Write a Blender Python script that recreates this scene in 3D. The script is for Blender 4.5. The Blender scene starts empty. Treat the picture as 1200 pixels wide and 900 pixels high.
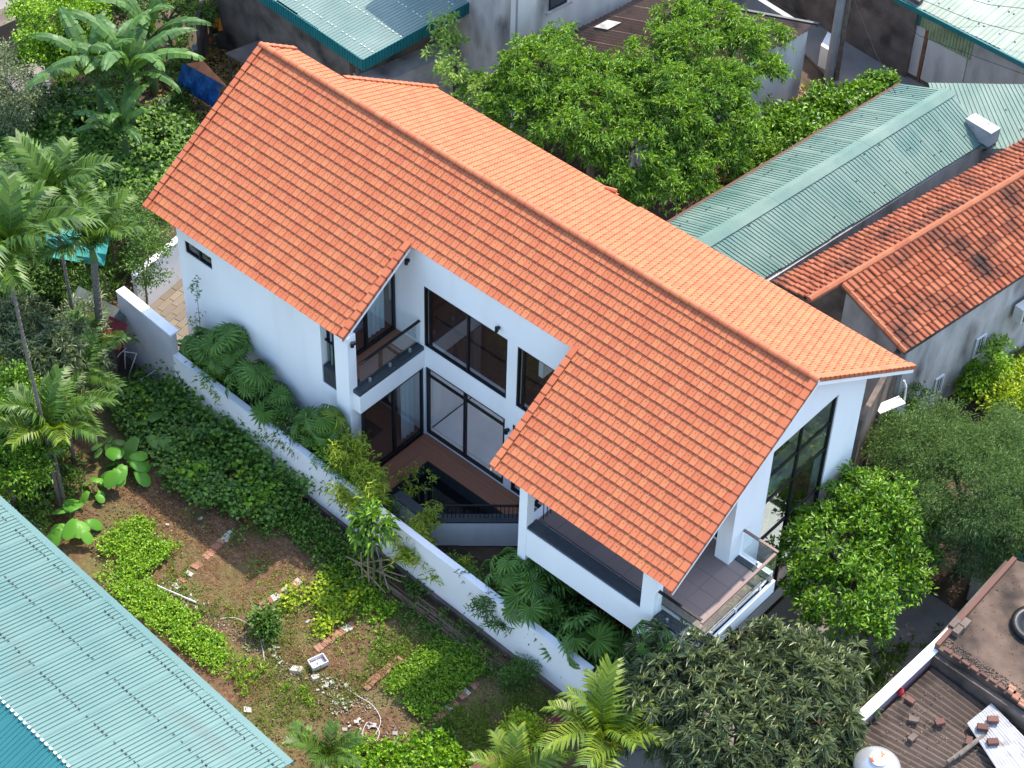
import bpy, math, random
import numpy as np
from mathutils import Vector, Matrix
S = bpy.context.scene
COL = S.collection
rng = np.random.default_rng(7)
random.seed(5)
# ------------------------------------------------------------------ camera
YAW, PITCH, ROLL, FPX = math.radians(40.5486), math.radians(45.4146), math.radians(1.9117), 2459.25
CAM = np.array([36.313, -31.245, 43.859])
FW = np.array([-math.sin(YAW)*math.cos(PITCH), math.cos(YAW)*math.cos(PITCH), -math.sin(PITCH)])
_r = np.array([math.cos(YAW), math.sin(YAW), 0.0]); _u = np.cross(_r, FW)
RT = math.cos(ROLL)*_r + math.sin(ROLL)*_u
UP = -math.sin(ROLL)*_r + math.cos(ROLL)*_u
cd = bpy.data.cameras.new('camera'); cam = bpy.data.objects.new('camera', cd); COL.objects.link(cam)
cam.matrix_world = Matrix(((RT[0], UP[0], -FW[0], CAM[0]), (RT[1], UP[1], -FW[1], CAM[1]), (RT[2], UP[2], -FW[2], CAM[2]), (0, 0, 0, 1)))
cd.sensor_width = 36; cd.lens = FPX/1200*36; cd.clip_end = 3000; cd.clip_start = 0.5
S.camera = cam
# ------------------------------------------------------------------ light
sd = np.array([0.30, -4.10, -5.98]); sd = sd/np.linalg.norm(sd)
ELEV = math.asin(-sd[2]); AZ = math.atan2(-sd[0], -sd[1])
w = bpy.data.worlds.new('World'); S.world = w; w.use_nodes = True
nt = w.node_tree; bg = nt.nodes['Background']
sky = nt.nodes.new('ShaderNodeTexSky'); sky.sky_type = 'NISHITA'; sky.sun_disc = False
sky.sun_elevation = ELEV; sky.sun_rotation = AZ; sky.air_density = 1.0; sky.dust_density = 1.2; sky.ozone_density = 1.0
nt.links.new(sky.outputs[0], bg.inputs[0]); bg.inputs[1].default_value = 0.15
sl = bpy.data.lights.new('sun', 'SUN'); sun = bpy.data.objects.new('sun', sl); COL.objects.link(sun)
sl.energy = 2.05; sl.angle = math.radians(0.6); sl.color = (1.0, 0.90, 0.76)
sun.rotation_euler = Vector(sd).to_track_quat('-Z', 'Y').to_euler(); sun.location = (0, 20, 40)
S.view_settings.view_transform = 'Standard'; S.view_settings.look = 'None'
S.view_settings.gamma = 1.0; S.view_settings.exposure = 1.74
S.cycles.max_bounces = 8; S.cycles.transparent_max_bounces = 10

# ------------------------------------------------------------------ helpers
def at(px, py, z):
    """world point where a ray of the photograph meets the level z"""
    d = FW + RT*(px-600)/FPX - UP*(py-450)/FPX
    t = (z-CAM[2])/d[2]
    return CAM + t*d

def hexm(c):
    return c
def newmesh(name, V, F, mats=None, mi=None, smooth=False):
    me = bpy.data.meshes.new(name)
    V = np.asarray(V, dtype=np.float32)
    if isinstance(F, np.ndarray):
        n, k = F.shape
        me.vertices.add(len(V)); me.vertices.foreach_set('co', V.ravel())
        me.loops.add(n*k); me.loops.foreach_set('vertex_index', F.astype(np.int32).ravel())
        me.polygons.add(n); me.polygons.foreach_set('loop_start', np.arange(0, n*k, k, dtype=np.int32))
        me.update(calc_edges=True)
    else:
        me.from_pydata([tuple(map(float, v)) for v in V], [], F); me.update()
    for m in (mats or []): me.materials.append(m)
    if mi is not None: me.polygons.foreach_set('material_index', np.asarray(mi, dtype=np.int32))
    if smooth: me.polygons.foreach_set('use_smooth', np.ones(len(me.polygons), dtype=bool))
    return me

class MB:
    def __init__(s): s.v = []; s.f = []; s.m = []
    def hexa(s, p, mi=0):   # p: 4 bottom pts ccw + 4 top pts
        b = len(s.v); s.v += [tuple(q) for q in p]
        for f in ((3,2,1,0),(4,5,6,7),(0,1,5,4),(1,2,6,5),(2,3,7,6),(3,0,4,7)):
            s.f.append([b+i for i in f]); s.m.append(mi)
        return s
    def box(s, x0, x1, y0, y1, z0, z1, mi=0):
        return s.hexa([(x0,y0,z0),(x1,y0,z0),(x1,y1,z0),(x0,y1,z0),(x0,y0,z1),(x1,y0,z1),(x1,y1,z1),(x0,y1,z1)], mi)
    def ob(s, O, u, v, n, a0, a1, b0, b1, c0, c1, mi=0):
        O, u, v, n = map(np.asarray, (O, u, v, n))
        P = lambda a, b, c: O+u*a+v*b+n*c
        return s.hexa([P(a0,b0,c0),P(a1,b0,c0),P(a1,b1,c0),P(a0,b1,c0),P(a0,b0,c1),P(a1,b0,c1),P(a1,b1,c1),P(a0,b1,c1)], mi)
    def prism(s, poly, z0, z1, mi=0):
        n = len(poly); b = len(s.v)
        s.v += [(p[0], p[1], z0) for p in poly]+[(p[0], p[1], z1) for p in poly]
        s.f.append([b+i for i in range(n)][::-1]); s.f.append([b+n+i for i in range(n)]); s.m += [mi, mi]
        for i in range(n):
            j = (i+1) % n; s.f.append([b+i, b+j, b+n+j, b+n+i]); s.m.append(mi)
        return s
    def quad(s, a, b, c, d, mi=0):
        k = len(s.v); s.v += [tuple(a), tuple(b), tuple(c), tuple(d)]; s.f.append([k, k+1, k+2, k+3]); s.m.append(mi); return s
    def tube(s, pts, r, n=6, mi=0):
        pts = [np.asarray(p, float) for p in pts]; k = len(pts); b = len(s.v)
        rr = r if isinstance(r, (list, tuple)) else [r]*k
        for i, p in enumerate(pts):
            t = pts[min(i+1, k-1)]-pts[max(i-1, 0)]; t = t/(np.linalg.norm(t)+1e-9)
            a = np.cross(t, (0.31, 0.87, 0.13)); a /= np.linalg.norm(a); c = np.cross(t, a)
            for j in range(n):
                q = 2*math.pi*j/n; s.v.append(tuple(p+rr[i]*(a*math.cos(q)+c*math.sin(q))))
        for i in range(k-1):
            for j in range(n):
                j2 = (j+1) % n; s.f.append([b+i*n+j, b+i*n+j2, b+(i+1)*n+j2, b+(i+1)*n+j]); s.m.append(mi)
        s.f.append([b+j for j in range(n)][::-1]); s.f.append([b+(k-1)*n+j for j in range(n)]); s.m += [mi, mi]
        return s
    def lathe(s, c, prof, n=20, mi=0):
        b = len(s.v)
        for r, z in prof:
            for j in range(n):
                q = 2*math.pi*j/n; s.v.append((c[0]+r*math.cos(q), c[1]+r*math.sin(q), c[2]+z))
        for i in range(len(prof)-1):
            for j in range(n):
                j2 = (j+1) % n; s.f.append([b+i*n+j, b+i*n+j2, b+(i+1)*n+j2, b+(i+1)*n+j]); s.m.append(mi)
        s.f.append([b+j for j in range(n)][::-1]); s.f.append([b+(len(prof)-1)*n+j for j in range(n)]); s.m += [mi, mi]
        return s
    def mesh(s, name, mats, smooth=False):
        if not isinstance(mats, (list, tuple)): mats = [mats]
        return newmesh(name, s.v, s.f, mats, s.m, smooth)

def link(name, me, parent=None, kind=None, label=None, loc=None):
    o = bpy.data.objects.new(name, me); COL.objects.link(o)
    if parent is not None:
        o.parent = parent
        if loc is None and parent.type == 'EMPTY': o.location = -Vector(parent.location)
    if loc is not None: o.location = loc
    if kind: o['kind'] = kind
    if label: o['label'] = label
    return o
def part(name, mb, mat, parent, smooth=False, **k):
    return link(name, mb.mesh(name, mat, smooth), parent, **k)
def thing(name, label, cat, loc=(0,0,0), group=None):
    o = bpy.data.objects.new(name, None); COL.objects.link(o); o.empty_display_size = 0.3
    o.location = tuple(map(float, loc)); o['label'] = label; o['category'] = cat
    if group: o['group'] = group
    return o
def tag(o, label, cat=None, group=None, kind=None):
    o['label'] = label
    if cat: o['category'] = cat
    if group: o['group'] = group
    if kind: o['kind'] = kind
    return o

# ------------------------------------------------------------------ materials
def hexc(h):
    h = h.lstrip('#'); c = [int(h[i:i+2], 16)/255 for i in (0, 2, 4)]
    return tuple(x/12.92 if x <= .04045 else ((x+.055)/1.055)**2.4 for x in c)
def mat(name, c1, c2=None, scale=3, rough=0.7, bump=0, bscale=None, island=0, metal=0, spec=0.3, detail=5, stain=None, sscale=0.6, samt=0.55, stretch=None, trans=0, bdist=0.02, contrast=(0.3, 0.7)):
    m = bpy.data.materials.new(name); m.use_nodes = True; n = m.node_tree; L = n.links
    b = n.nodes['Principled BSDF']; b.inputs['Roughness'].default_value = rough
    b.inputs['Metallic'].default_value = metal; b.inputs['Specular IOR Level'].default_value = spec
    tc = n.nodes.new('ShaderNodeTexCoord'); mp = n.nodes.new('ShaderNodeMapping'); L.new(tc.outputs['Object'], mp.inputs[0])
    if stretch: mp.inputs['Scale'].default_value = stretch
    c2 = c2 or c1
    def noise(sc, det=detail):
        t = n.nodes.new('ShaderNodeTexNoise'); t.inputs['Scale'].default_value = sc; t.inputs['Detail'].default_value = det
        L.new(mp.outputs[0], t.inputs['Vector']); return t
    mx = n.nodes.new('ShaderNodeMix'); mx.data_type = 'RGBA'; mx.inputs[6].default_value = (*c1, 1); mx.inputs[7].default_value = (*c2, 1)
    if island:
        g = n.nodes.new('ShaderNodeNewGeometry'); oi = n.nodes.new('ShaderNodeObjectInfo')
        ad = n.nodes.new('ShaderNodeMath'); ad.operation = 'ADD'; L.new(g.outputs['Random Per Island'], ad.inputs[0]); L.new(oi.outputs['Random'], ad.inputs[1])
        fr = n.nodes.new('ShaderNodeMath'); fr.operation = 'FRACT'; L.new(ad.outputs[0], fr.inputs[0])
        nz = noise(scale); m2 = n.nodes.new('ShaderNodeMix'); m2.inputs[0].default_value = 1-island
        L.new(fr.outputs[0], m2.inputs[2]); L.new(nz.outputs['Fac'], m2.inputs[3]); L.new(m2.outputs[0], mx.inputs[0])
    else:
        nz = noise(scale); mr = n.nodes.new('ShaderNodeMapRange'); mr.inputs[1].default_value = contrast[0]; mr.inputs[2].default_value = contrast[1]
        L.new(nz.outputs['Fac'], mr.inputs[0]); L.new(mr.outputs[0], mx.inputs[0])
    col = mx.outputs[2]
    if stain:
        t = noise(sscale, 8); r = n.nodes.new('ShaderNodeMapRange'); r.inputs[1].default_value = 1-samt; r.inputs[2].default_value = 1-samt+0.22
        L.new(t.outputs['Fac'], r.inputs[0]); m3 = n.nodes.new('ShaderNodeMix'); m3.data_type = 'RGBA'
        L.new(r.outputs[0], m3.inputs[0]); L.new(col, m3.inputs[6]); m3.inputs[7].default_value = (*stain, 1); col = m3.outputs[2]
    L.new(col, b.inputs['Base Color'])
    if bump:
        t = noise(bscale or scale*4, 6); bp = n.nodes.new('ShaderNodeBump'); bp.inputs['Strength'].default_value = bump; bp.inputs['Distance'].default_value = bdist
        L.new(t.outputs['Fac'], bp.inputs['Height']); L.new(bp.outputs[0], b.inputs['Normal'])
    if trans:
        tr = n.nodes.new('ShaderNodeBsdfTranslucent'); hs = n.nodes.new('ShaderNodeHueSaturation'); hs.inputs['Value'].default_value = 1.4; hs.inputs['Saturation'].default_value = 1.15; hs.inputs['Hue'].default_value = 0.485
        L.new(col, hs.inputs['Color']); L.new(hs.outputs[0], tr.inputs[0])
        ms = n.nodes.new('ShaderNodeMixShader'); ms.inputs[0].default_value = trans
        L.new(b.outputs[0], ms.inputs[1]); L.new(tr.outputs[0], ms.inputs[2]); L.new(ms.outputs[0], n.nodes['Material Output'].inputs[0])
    return m
def leafm(name, c1, c2, trans=0.3, rough=0.45, isl=0.7, spec=0.35, sc=0.8):
    c1 = (c1[0]*1.0, c1[1]*1.15, c1[2]*.7); c2 = (c2[0]*1.6, c2[1]*1.62, c2[2]*.9)
    return mat(name, c1, c2, scale=sc, rough=rough, island=isl, trans=trans, spec=spec)

M = {}
M['white'] = mat('white_paint', (.85,.86,.87), (.80,.81,.82), scale=.9, rough=.6, bump=.12, bscale=30, bdist=.004, stain=(.76,.76,.755), sscale=1.3, samt=.44, stretch=(1,1,.18))
M['white_wall'] = mat('boundary_white', (.87,.87,.87), (.82,.82,.82), scale=1.0, rough=.7, bump=.08, bscale=40, stain=(.74,.73,.70), sscale=1.4, samt=.42, stretch=(1,1,.25))
M['tile'] = mat('terracotta_tile', (.41,.108,.050), (.49,.175,.075), scale=5.0, rough=.7, island=.6, bump=.15, bscale=70, spec=.25, bdist=.004, stain=(.385,.115,.058), sscale=2.2, samt=.40)
M['tile_dot'] = mat('tile_dimple', (.13,.035,.018))
M['cap'] = mat('terracotta_cap', (.42,.105,.048), (.50,.165,.07), scale=10, rough=.6, island=.7, bump=.1, bscale=60)
M['old_cap'] = mat('old_ridge_cap', (.30,.09,.045), (.42,.16,.08), scale=6, rough=.9, island=.7, bump=.3, bscale=40)
M['old_tile'] = mat('old_red_tile', (.21,.05,.022), (.37,.125,.06), scale=9, rough=.85, island=.75, bump=.3, bscale=60, stain=(.045,.022,.017), sscale=.8, samt=.53)
M['black'] = mat('black_metal', (.012,.013,.015), rough=.4)
M['wood_deck'] = mat('deck_wood', (.23,.095,.055), (.33,.15,.09), scale=6, rough=.5, island=.6, bump=.1, bscale=30)
M['wood_floor'] = mat('dark_wood_floor', (.15,.075,.055), (.21,.11,.08), scale=6, rough=.35, island=.6)
M['stone_dark'] = mat('dark_ledge_stone', (.035,.045,.052), (.055,.065,.072), scale=8, rough=.5)
M['terrace'] = mat('terrace_tile', (.23,.175,.16), (.28,.215,.195), scale=2, rough=.6, bump=.05, bscale=20, island=.5)
M['marble'] = mat('pale_marble', (.72,.74,.76), (.82,.83,.84), scale=1.5, rough=.25)
M['maroon'] = mat('maroon_paint', (.085,.014,.014), (.11,.02,.018), scale=4, rough=.7)
M['curtain'] = mat('pale_curtain', (.46,.56,.60), (.52,.62,.66), scale=4, rough=.8, trans=.2)
M['grey_tex'] = mat('interior_wall', (.85,.85,.86), rough=.8)
M['conc'] = mat('stained_concrete', (.34,.32,.30), (.52,.50,.47), scale=2.6, rough=.9, bump=.35, bscale=14, stain=(.12,.105,.095), sscale=1.3, samt=.49, stretch=(1,1,.4))
M['conc_light'] = mat('light_render', (.48,.46,.43), (.62,.60,.56), scale=1.4, rough=.9, bump=.2, bscale=18, stain=(.16,.15,.14), sscale=.8, samt=.46, stretch=(1,1,.35))
M['conc_dark'] = mat('dark_concrete', (.10,.075,.06), (.19,.15,.125), scale=1.6, rough=.95, bump=.4, bscale=12, stain=(.03,.028,.022), sscale=.9, samt=.5)
M['road'] = mat('lane_concrete', (.20,.18,.165), (.26,.235,.215), scale=1.2, rough=.9, bump=.15, bscale=25, stain=(.14,.12,.11), sscale=.5, samt=.45)
M['tin_teal'] = mat('pale_teal_tin', (.095,.19,.18), (.135,.235,.215), scale=.7, rough=.5, bump=.03, bscale=8, stretch=(.3,1,1), stain=(.12,.165,.155), sscale=.9, samt=.42)
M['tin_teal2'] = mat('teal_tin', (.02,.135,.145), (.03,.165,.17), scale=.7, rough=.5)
M['tin_green'] = mat('sea_green_tin', (.11,.20,.165), (.19,.27,.22), scale=.9, rough=.55, stain=(.05,.15,.14), sscale=.5, samt=.42, bump=.03, bscale=9)
M['tin_gtop'] = mat('grey_green_tin', (.135,.21,.185), (.20,.27,.24), scale=.9, rough=.5, stain=(.11,.22,.20), sscale=.6, samt=.40, bump=.03, bscale=9)
M['tin_fascia'] = mat('dark_teal_fascia', (.012,.13,.135), (.018,.16,.16), scale=2, rough=.45)
M['tin_pale'] = mat('pale_green_tin', (.22,.27,.215), (.28,.33,.265), scale=.8, rough=.5, stain=(.36,.45,.38), sscale=.8, samt=.45)
M['fibro'] = mat('brown_fibro', (.045,.032,.025), (.125,.092,.072), scale=3, rough=.9, island=.5, bump=.3, bscale=30, stain=(.022,.016,.013), sscale=1.4, samt=.50)
M['fibro_far'] = mat('dark_fibro', (.085,.055,.045), (.18,.125,.10), scale=3, rough=.9, island=.5, bump=.3, bscale=30, stain=(.045,.03,.028), sscale=1.1, samt=.48)
M['slab_roof'] = mat('flat_roof_concrete', (.06,.042,.032), (.15,.105,.078), scale=1.5, rough=.95, bump=.3, bscale=18, stain=(.022,.019,.017), sscale=1.0, samt=.53)
M['brick'] = mat('orange_brick', (.24,.10,.06), (.34,.19,.125), scale=8, rough=.9, island=.8, bump=.4, bscale=40)
M['brick_dark'] = mat('sooty_brick', (.10,.05,.04), (.17,.09,.07), scale=8, rough=.95, island=.7, bump=.4, bscale=40)
M['stone_white'] = mat('pale_stone', (.34,.31,.27), (.50,.47,.42), scale=6, rough=.85, bump=.4, bscale=20)
M['paving'] = mat('paving_stone', (.155,.13,.10), (.235,.195,.15), scale=4, rough=.9, island=.8, bump=.3, bscale=25)
M['grout'] = mat('pale_grout', (.42,.38,.32), rough=.95)
M['pole'] = mat('concrete_pole', (.24,.245,.25), (.30,.30,.31), scale=4, rough=.85)
M['bark'] = mat('bark', (.10,.08,.062), (.17,.14,.11), scale=6, rough=.95, bump=.5, bscale=30)
M['bark_pale'] = mat('palm_bark', (.11,.095,.078), (.18,.16,.13), scale=6, rough=.9, bump=.5, bscale=30, stretch=(1,1,4))
M['dry'] = mat('dry_stick', (.22,.15,.10), (.36,.27,.19), scale=6, rough=.9, island=.7)
M['bamboo_dry'] = mat('dry_bamboo', (.095,.06,.04), (.20,.14,.10), scale=5, rough=.9, island=.8)
M['pvc'] = mat('white_pipe', (.72,.72,.70), rough=.5)
M['pale_plastic'] = mat('pale_plastic', (.66,.62,.63), rough=.5)
M['acw'] = mat('ac_white', (.68,.66,.62), (.60,.58,.54), scale=4, rough=.5)
M['blue'] = mat('blue_tarp', (.012,.085,.32), (.02,.14,.45), scale=3, rough=.5, bump=.5, bscale=5, bdist=.05)
M['rust'] = mat('rusty_sheet', (.16,.065,.035), (.28,.12,.06), scale=3, rough=.9)
M['orange'] = mat('orange_cloth', (.72,.15,.02), (.80,.36,.03), scale=7, rough=.8)
M['teal_tarp'] = mat('teal_net', (.02,.16,.14), (.035,.22,.19), scale=4, rough=.7)
M['red'] = mat('red_plastic', (.50,.03,.04), rough=.5)
M['steel'] = mat('tank_steel', (.62,.63,.64), (.55,.56,.57), scale=3, rough=.3, metal=.6)
M['darkwater'] = mat('dark_pond_water', (.006,.008,.008), rough=.05, spec=.5)
M['dark_metal_sheet'] = mat('maroon_sheet', (.115,.012,.02), (.15,.02,.028), scale=3, rough=.5)
M['white_tin'] = mat('white_tin', (.34,.35,.36), (.46,.46,.46), scale=3, rough=.6, stain=(.18,.165,.15), sscale=2.5, samt=.48)
M['soil_dark'] = mat('planting_soil', (.045,.03,.024), (.075,.05,.038), scale=4, rough=1, bump=.6, bscale=18, bdist=.05)
def glass(name, tint, refl=.5, rough=.02):
    m = bpy.data.materials.new(name); m.use_nodes = True; n = m.node_tree; L = n.links
    n.nodes.remove(n.nodes['Principled BSDF'])
    t = n.nodes.new('ShaderNodeBsdfTransparent'); t.inputs[0].default_value = (*tint, 1)
    g = n.nodes.new('ShaderNodeBsdfGlossy'); g.inputs['Roughness'].default_value = rough; g.inputs[0].default_value = (1,1,1,1)
    f = n.nodes.new('ShaderNodeLayerWeight'); f.inputs[0].default_value = .5
    pw = n.nodes.new('ShaderNodeMath'); pw.operation = 'POWER'; pw.inputs[1].default_value = 5; L.new(f.outputs['Facing'], pw.inputs[0])
    a = n.nodes.new('ShaderNodeMath'); a.operation = 'MULTIPLY_ADD'; a.inputs[1].default_value = refl*1.5; a.inputs[2].default_value = refl*.085; L.new(pw.outputs[0], a.inputs[0])
    x = n.nodes.new('ShaderNodeMixShader'); L.new(a.outputs[0], x.inputs[0]); L.new(t.outputs[0], x.inputs[1]); L.new(g.outputs[0], x.inputs[2])
    L.new(x.outputs[0], n.nodes['Material Output'].inputs[0]); return m
M['glass'] = glass('window_glass', (.96,.97,.975), .7)
M['glass_rail'] = glass('rail_glass', (.90,.95,.95), 1.1)
M['glass_dark'] = glass('tinted_glass', (.70,.75,.75), .65)
# leaves
M['l_mango'] = leafm('mango_leaf', (.045,.07,.045), (.19,.225,.17), trans=.2, rough=.38, spec=.6, isl=.85)
M['l_tree'] = leafm('bright_tree_leaf', (.035,.10,.018), (.17,.29,.055), trans=.25, isl=.85)
M['l_citrus'] = leafm('glossy_leaf', (.016,.065,.010), (.14,.26,.028), trans=.22, rough=.38, isl=.9)
M['l_feather'] = leafm('feathery_leaf', (.04,.09,.045), (.17,.25,.14), trans=.2, rough=.6, isl=.85)
M['l_dark'] = leafm('dark_leaf', (.025,.07,.018), (.09,.165,.04), trans=.22)
M['l_vine'] = leafm('vine_leaf', (.018,.065,.018), (.11,.20,.045), trans=.22, isl=.9)
M['l_palm'] = leafm('areca_leaflet', (.016,.05,.012), (.075,.135,.028), trans=.22, isl=.7)
M['l_palm_y'] = leafm('sunlit_palm_leaflet', (.035,.095,.014), (.17,.215,.035), trans=.28, isl=.7)
M['l_fan'] = leafm('fan_palm_leaf', (.028,.08,.022), (.10,.185,.055), trans=.2, isl=.4)
M['l_banana'] = leafm('banana_leaf', (.03,.085,.035), (.085,.16,.065), trans=.28, isl=.5)
M['l_ear'] = leafm('broad_leaf', (.035,.15,.022), (.12,.28,.05), trans=.25, isl=.5)
M['l_lime'] = leafm('lime_leaf', (.10,.19,.012), (.30,.36,.03), trans=.28, isl=.8)
M['l_crop'] = leafm('crop_leaf', (.05,.15,.012), (.20,.32,.03), trans=.22, isl=.85)
M['l_bamboo'] = leafm('bamboo_leaf', (.08,.17,.02), (.38,.42,.09), trans=.3)
M['l_grass'] = leafm('grass_blade', (.05,.105,.018), (.16,.22,.045), trans=.2)
M['l_dry'] = leafm('dead_leaf', (.16,.085,.035), (.32,.20,.09), trans=.1)
M['stem'] = mat('green_stem', (.07,.12,.04), rough=.6)
# soil sheet
def soil():
    m = bpy.data.materials.new('garden_soil'); m.use_nodes = True; n = m.node_tree; L = n.links; b = n.nodes['Principled BSDF']
    b.inputs['Roughness'].default_value = .95; b.inputs['Specular IOR Level'].default_value = .1
    tc = n.nodes.new('ShaderNodeTexCoord')
    def nz(s, d=6):
        t = n.nodes.new('ShaderNodeTexNoise'); t.inputs['Scale'].default_value = s; t.inputs['Detail'].default_value = d; t.inputs['Roughness'].default_value = .6; L.new(tc.outputs['Object'], t.inputs['Vector']); return t
    r1 = n.nodes.new('ShaderNodeValToRGB'); e = r1.color_ramp.elements
    e[0].position = .32; e[0].color = (.09,.045,.022,1); e[1].position = .68; e[1].color = (.20,.132,.078,1)
    x = r1.color_ramp.elements.new(.5); x.color = (.125,.074,.042,1); L.new(nz(7, 10).outputs['Fac'], r1.inputs[0])
    r2 = n.nodes.new('ShaderNodeMapRange'); r2.inputs[1].default_value = .44; r2.inputs[2].default_value = .58; L.new(nz(.55, 5).outputs['Fac'], r2.inputs[0])
    mx = n.nodes.new('ShaderNodeMix'); mx.data_type = 'RGBA'; L.new(r2.outputs[0], mx.inputs[0]); L.new(r1.outputs[0], mx.inputs[6])
    r3 = n.nodes.new('ShaderNodeValToRGB'); e = r3.color_ramp.elements; e[0].position = .35; e[0].color = (.095,.085,.032,1); e[1].position = .65; e[1].color = (.165,.14,.062,1); L.new(nz(16, 6).outputs['Fac'], r3.inputs[0]); L.new(r3.outputs[0], mx.inputs[7])
    L.new(mx.outputs[2], b.inputs['Base Color'])
    bp = n.nodes.new('ShaderNodeBump'); bp.inputs['Strength'].default_value = .7; bp.inputs['Distance'].default_value = .05; L.new(nz(14, 8).outputs['Fac'], bp.inputs['Height']); L.new(bp.outputs[0], b.inputs['Normal'])
    return m
M['soil'] = soil()
M['dirt'] = mat('yard_dirt', (.065,.044,.03), (.13,.09,.062), scale=1.6, rough=1, bump=.6, bscale=12, bdist=.05, stain=(.05,.06,.028), sscale=.6, samt=.5)

# ------------------------------------------------------------------ leaf geometry (numpy)
def unit(a): return a/(np.linalg.norm(a, axis=-1, keepdims=True)+1e-9)
def leaf_arr(P, D, L, W, droop=.15, fold=.12, nrm=None):
    """4-vertex folded leaves: P base, D direction, L length, W width"""
    n = len(P); D = unit(D)
    if nrm is None: nrm = np.tile([0, 0, 1.], (n, 1))+rng.normal(0, .45, (n, 3))
    Sd = unit(np.cross(D, nrm)); Nn = unit(np.cross(Sd, D))
    L = np.asarray(L).reshape(-1, 1)*np.ones((n, 1)); W = np.asarray(W).reshape(-1, 1)*np.ones((n, 1))
    mid = P+D*L*.45+Nn*W*fold
    tip = P+D*L-np.array([0, 0, 1.])*L*droop
    V = np.stack([P, mid+Sd*W*.5+Nn*W*fold, tip, mid-Sd*W*.5+Nn*W*fold], 1)
    base = np.arange(n)[:, None]*4
    F = np.concatenate([base+[0, 1, 2], base+[0, 2, 3]], 1).reshape(-1, 3)
    return V.reshape(-1, 3), F
def sphere_dirs(n, zmin=-1.0):
    z = rng.uniform(zmin, 1, n); a = rng.uniform(0, 2*math.pi, n); r = np.sqrt(1-z*z)
    return np.stack([r*np.cos(a), r*np.sin(a), z], 1)
def crown(blobs, dens, nleaf, L, W, spread=.9, droop=.25, zmin=-.35, csize=.12, jit=.22, inner=.25, lift=.35, gd=3.6, gs=.14):
    """blobs: (centre, radii). leaf rosettes over lumpy ellipsoid shells"""
    Vs, Fs, k = [], [], 0
    for c, r in blobs:
        c = np.asarray(c, float); r = np.asarray(r, float)*np.ones(3)
        area = 4*math.pi*((r[0]*r[1])**1.6/3+2*(((r[0]+r[1])/2*r[2])**1.6)/3)**(1/1.6)
        n = max(8, int(area*dens)); d = sphere_dirs(n, zmin)
        # lumps: shell radius modulated by random bumps
        nb = 14; bd = sphere_dirs(nb, -.5); amp = rng.uniform(-.22, .16, nb)
        lum = 1+(np.exp(-((1-d@bd.T)/.10))*amp).sum(1)
        rad = lum*(1-np.abs(rng.normal(0, jit, n)))*(1+.10*(rng.random(n) < .08))
        ins = rng.random(n) < inner; rad[ins] *= rng.uniform(.5, .9, ins.sum())
        ng = max(4, int(area*gd)); gi = rng.integers(0, ng, n); gdir = sphere_dirs(ng, zmin); glum = 1+(np.exp(-((1-gdir@bd.T)/.10))*amp).sum(1)
        gp = gdir*(glum*(1+rng.normal(-.06, .16, ng)))[:, None]; use = rng.random(n) < .78
        Pc = c+d*r*rad[:, None]
        off = rng.normal(0, gs, (n, 3))*[1, 1, .6]
        Pc[use] = (c+gp[gi]*r+off)[use]; d[use] = unit(gdir[gi]*.6+off*2.2)[use]
        keep = np.ones(n, bool)
        for c2, r2 in blobs:
            if c2 is c: continue
            c2 = np.asarray(c2, float); r2 = np.asarray(r2, float)*np.ones(3)
            if np.allclose(c2, c): continue
            keep &= (((Pc-c2)/r2)**2).sum(1) > .5
        Pc, dd = Pc[keep], d[keep]; n = len(Pc)
        if n == 0: continue
        Pl = np.repeat(Pc, nleaf, 0); out = np.repeat(dd, nleaf, 0)
        Dl = unit(out*.55+np.array([0, 0, lift])+sphere_dirs(len(Pl))*spread)
        Pl = Pl+Dl*rng.uniform(0, csize, (len(Pl), 1))+rng.normal(0, csize*.5, Pl.shape)
        V, F = leaf_arr(Pl, Dl, L*rng.uniform(.7, 1.25, len(Pl)), W*rng.uniform(.75, 1.2, len(Pl)), droop)
        Vs.append(V); Fs.append(F+k); k += len(V)
    return np.concatenate(Vs), np.concatenate(Fs)
def branches(mb, base, blobs, r0=.14):
    base = np.asarray(base, float)
    for c, r in blobs:
        c = np.asarray(c, float); rr = np.asarray(r, float)*np.ones(3)
        m = base*.5+c*.5+np.array([0, 0, .15]); m[2] = max(m[2], base[2]+.4)
        mb.tube([base, m, c], [r0*.75, r0*.5, r0*.28], 6)
        for _ in range(5):
            d = sphere_dirs(1, -.1)[0]; mb.tube([c, c+d*rr*.5+rng.normal(0, .1, 3), c+d*rr*.9], [r0*.26, r0*.16, r0*.06], 5)
def tree(name, label, base, blobs, dens, nleaf, L, W, m, trunk_h, r0=.14, group=None, cat='tree', bark='bark', **k):
    base = np.asarray(base, float); t = thing(name, label, cat, base, group)
    mb = MB(); top = base+np.array([rng.normal(0, .1), rng.normal(0, .1), trunk_h])
    mb.tube([base-[0, 0, .1], base*.5+top*.5+rng.normal(0, .05, 3), top], [r0*1.25, r0, r0*.8], 8)
    branches(mb, top, blobs, r0); part('trunk', mb, M[bark], t)
    V, F = crown(blobs, dens, nleaf, L, W, **k)
    link('crown', newmesh('crown', V, F, [m]), t, kind='stuff')
    return t
def blob(px, py, z, r, rz=None): return (at(px, py, z), (r, r, rz or r*.75))

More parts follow.
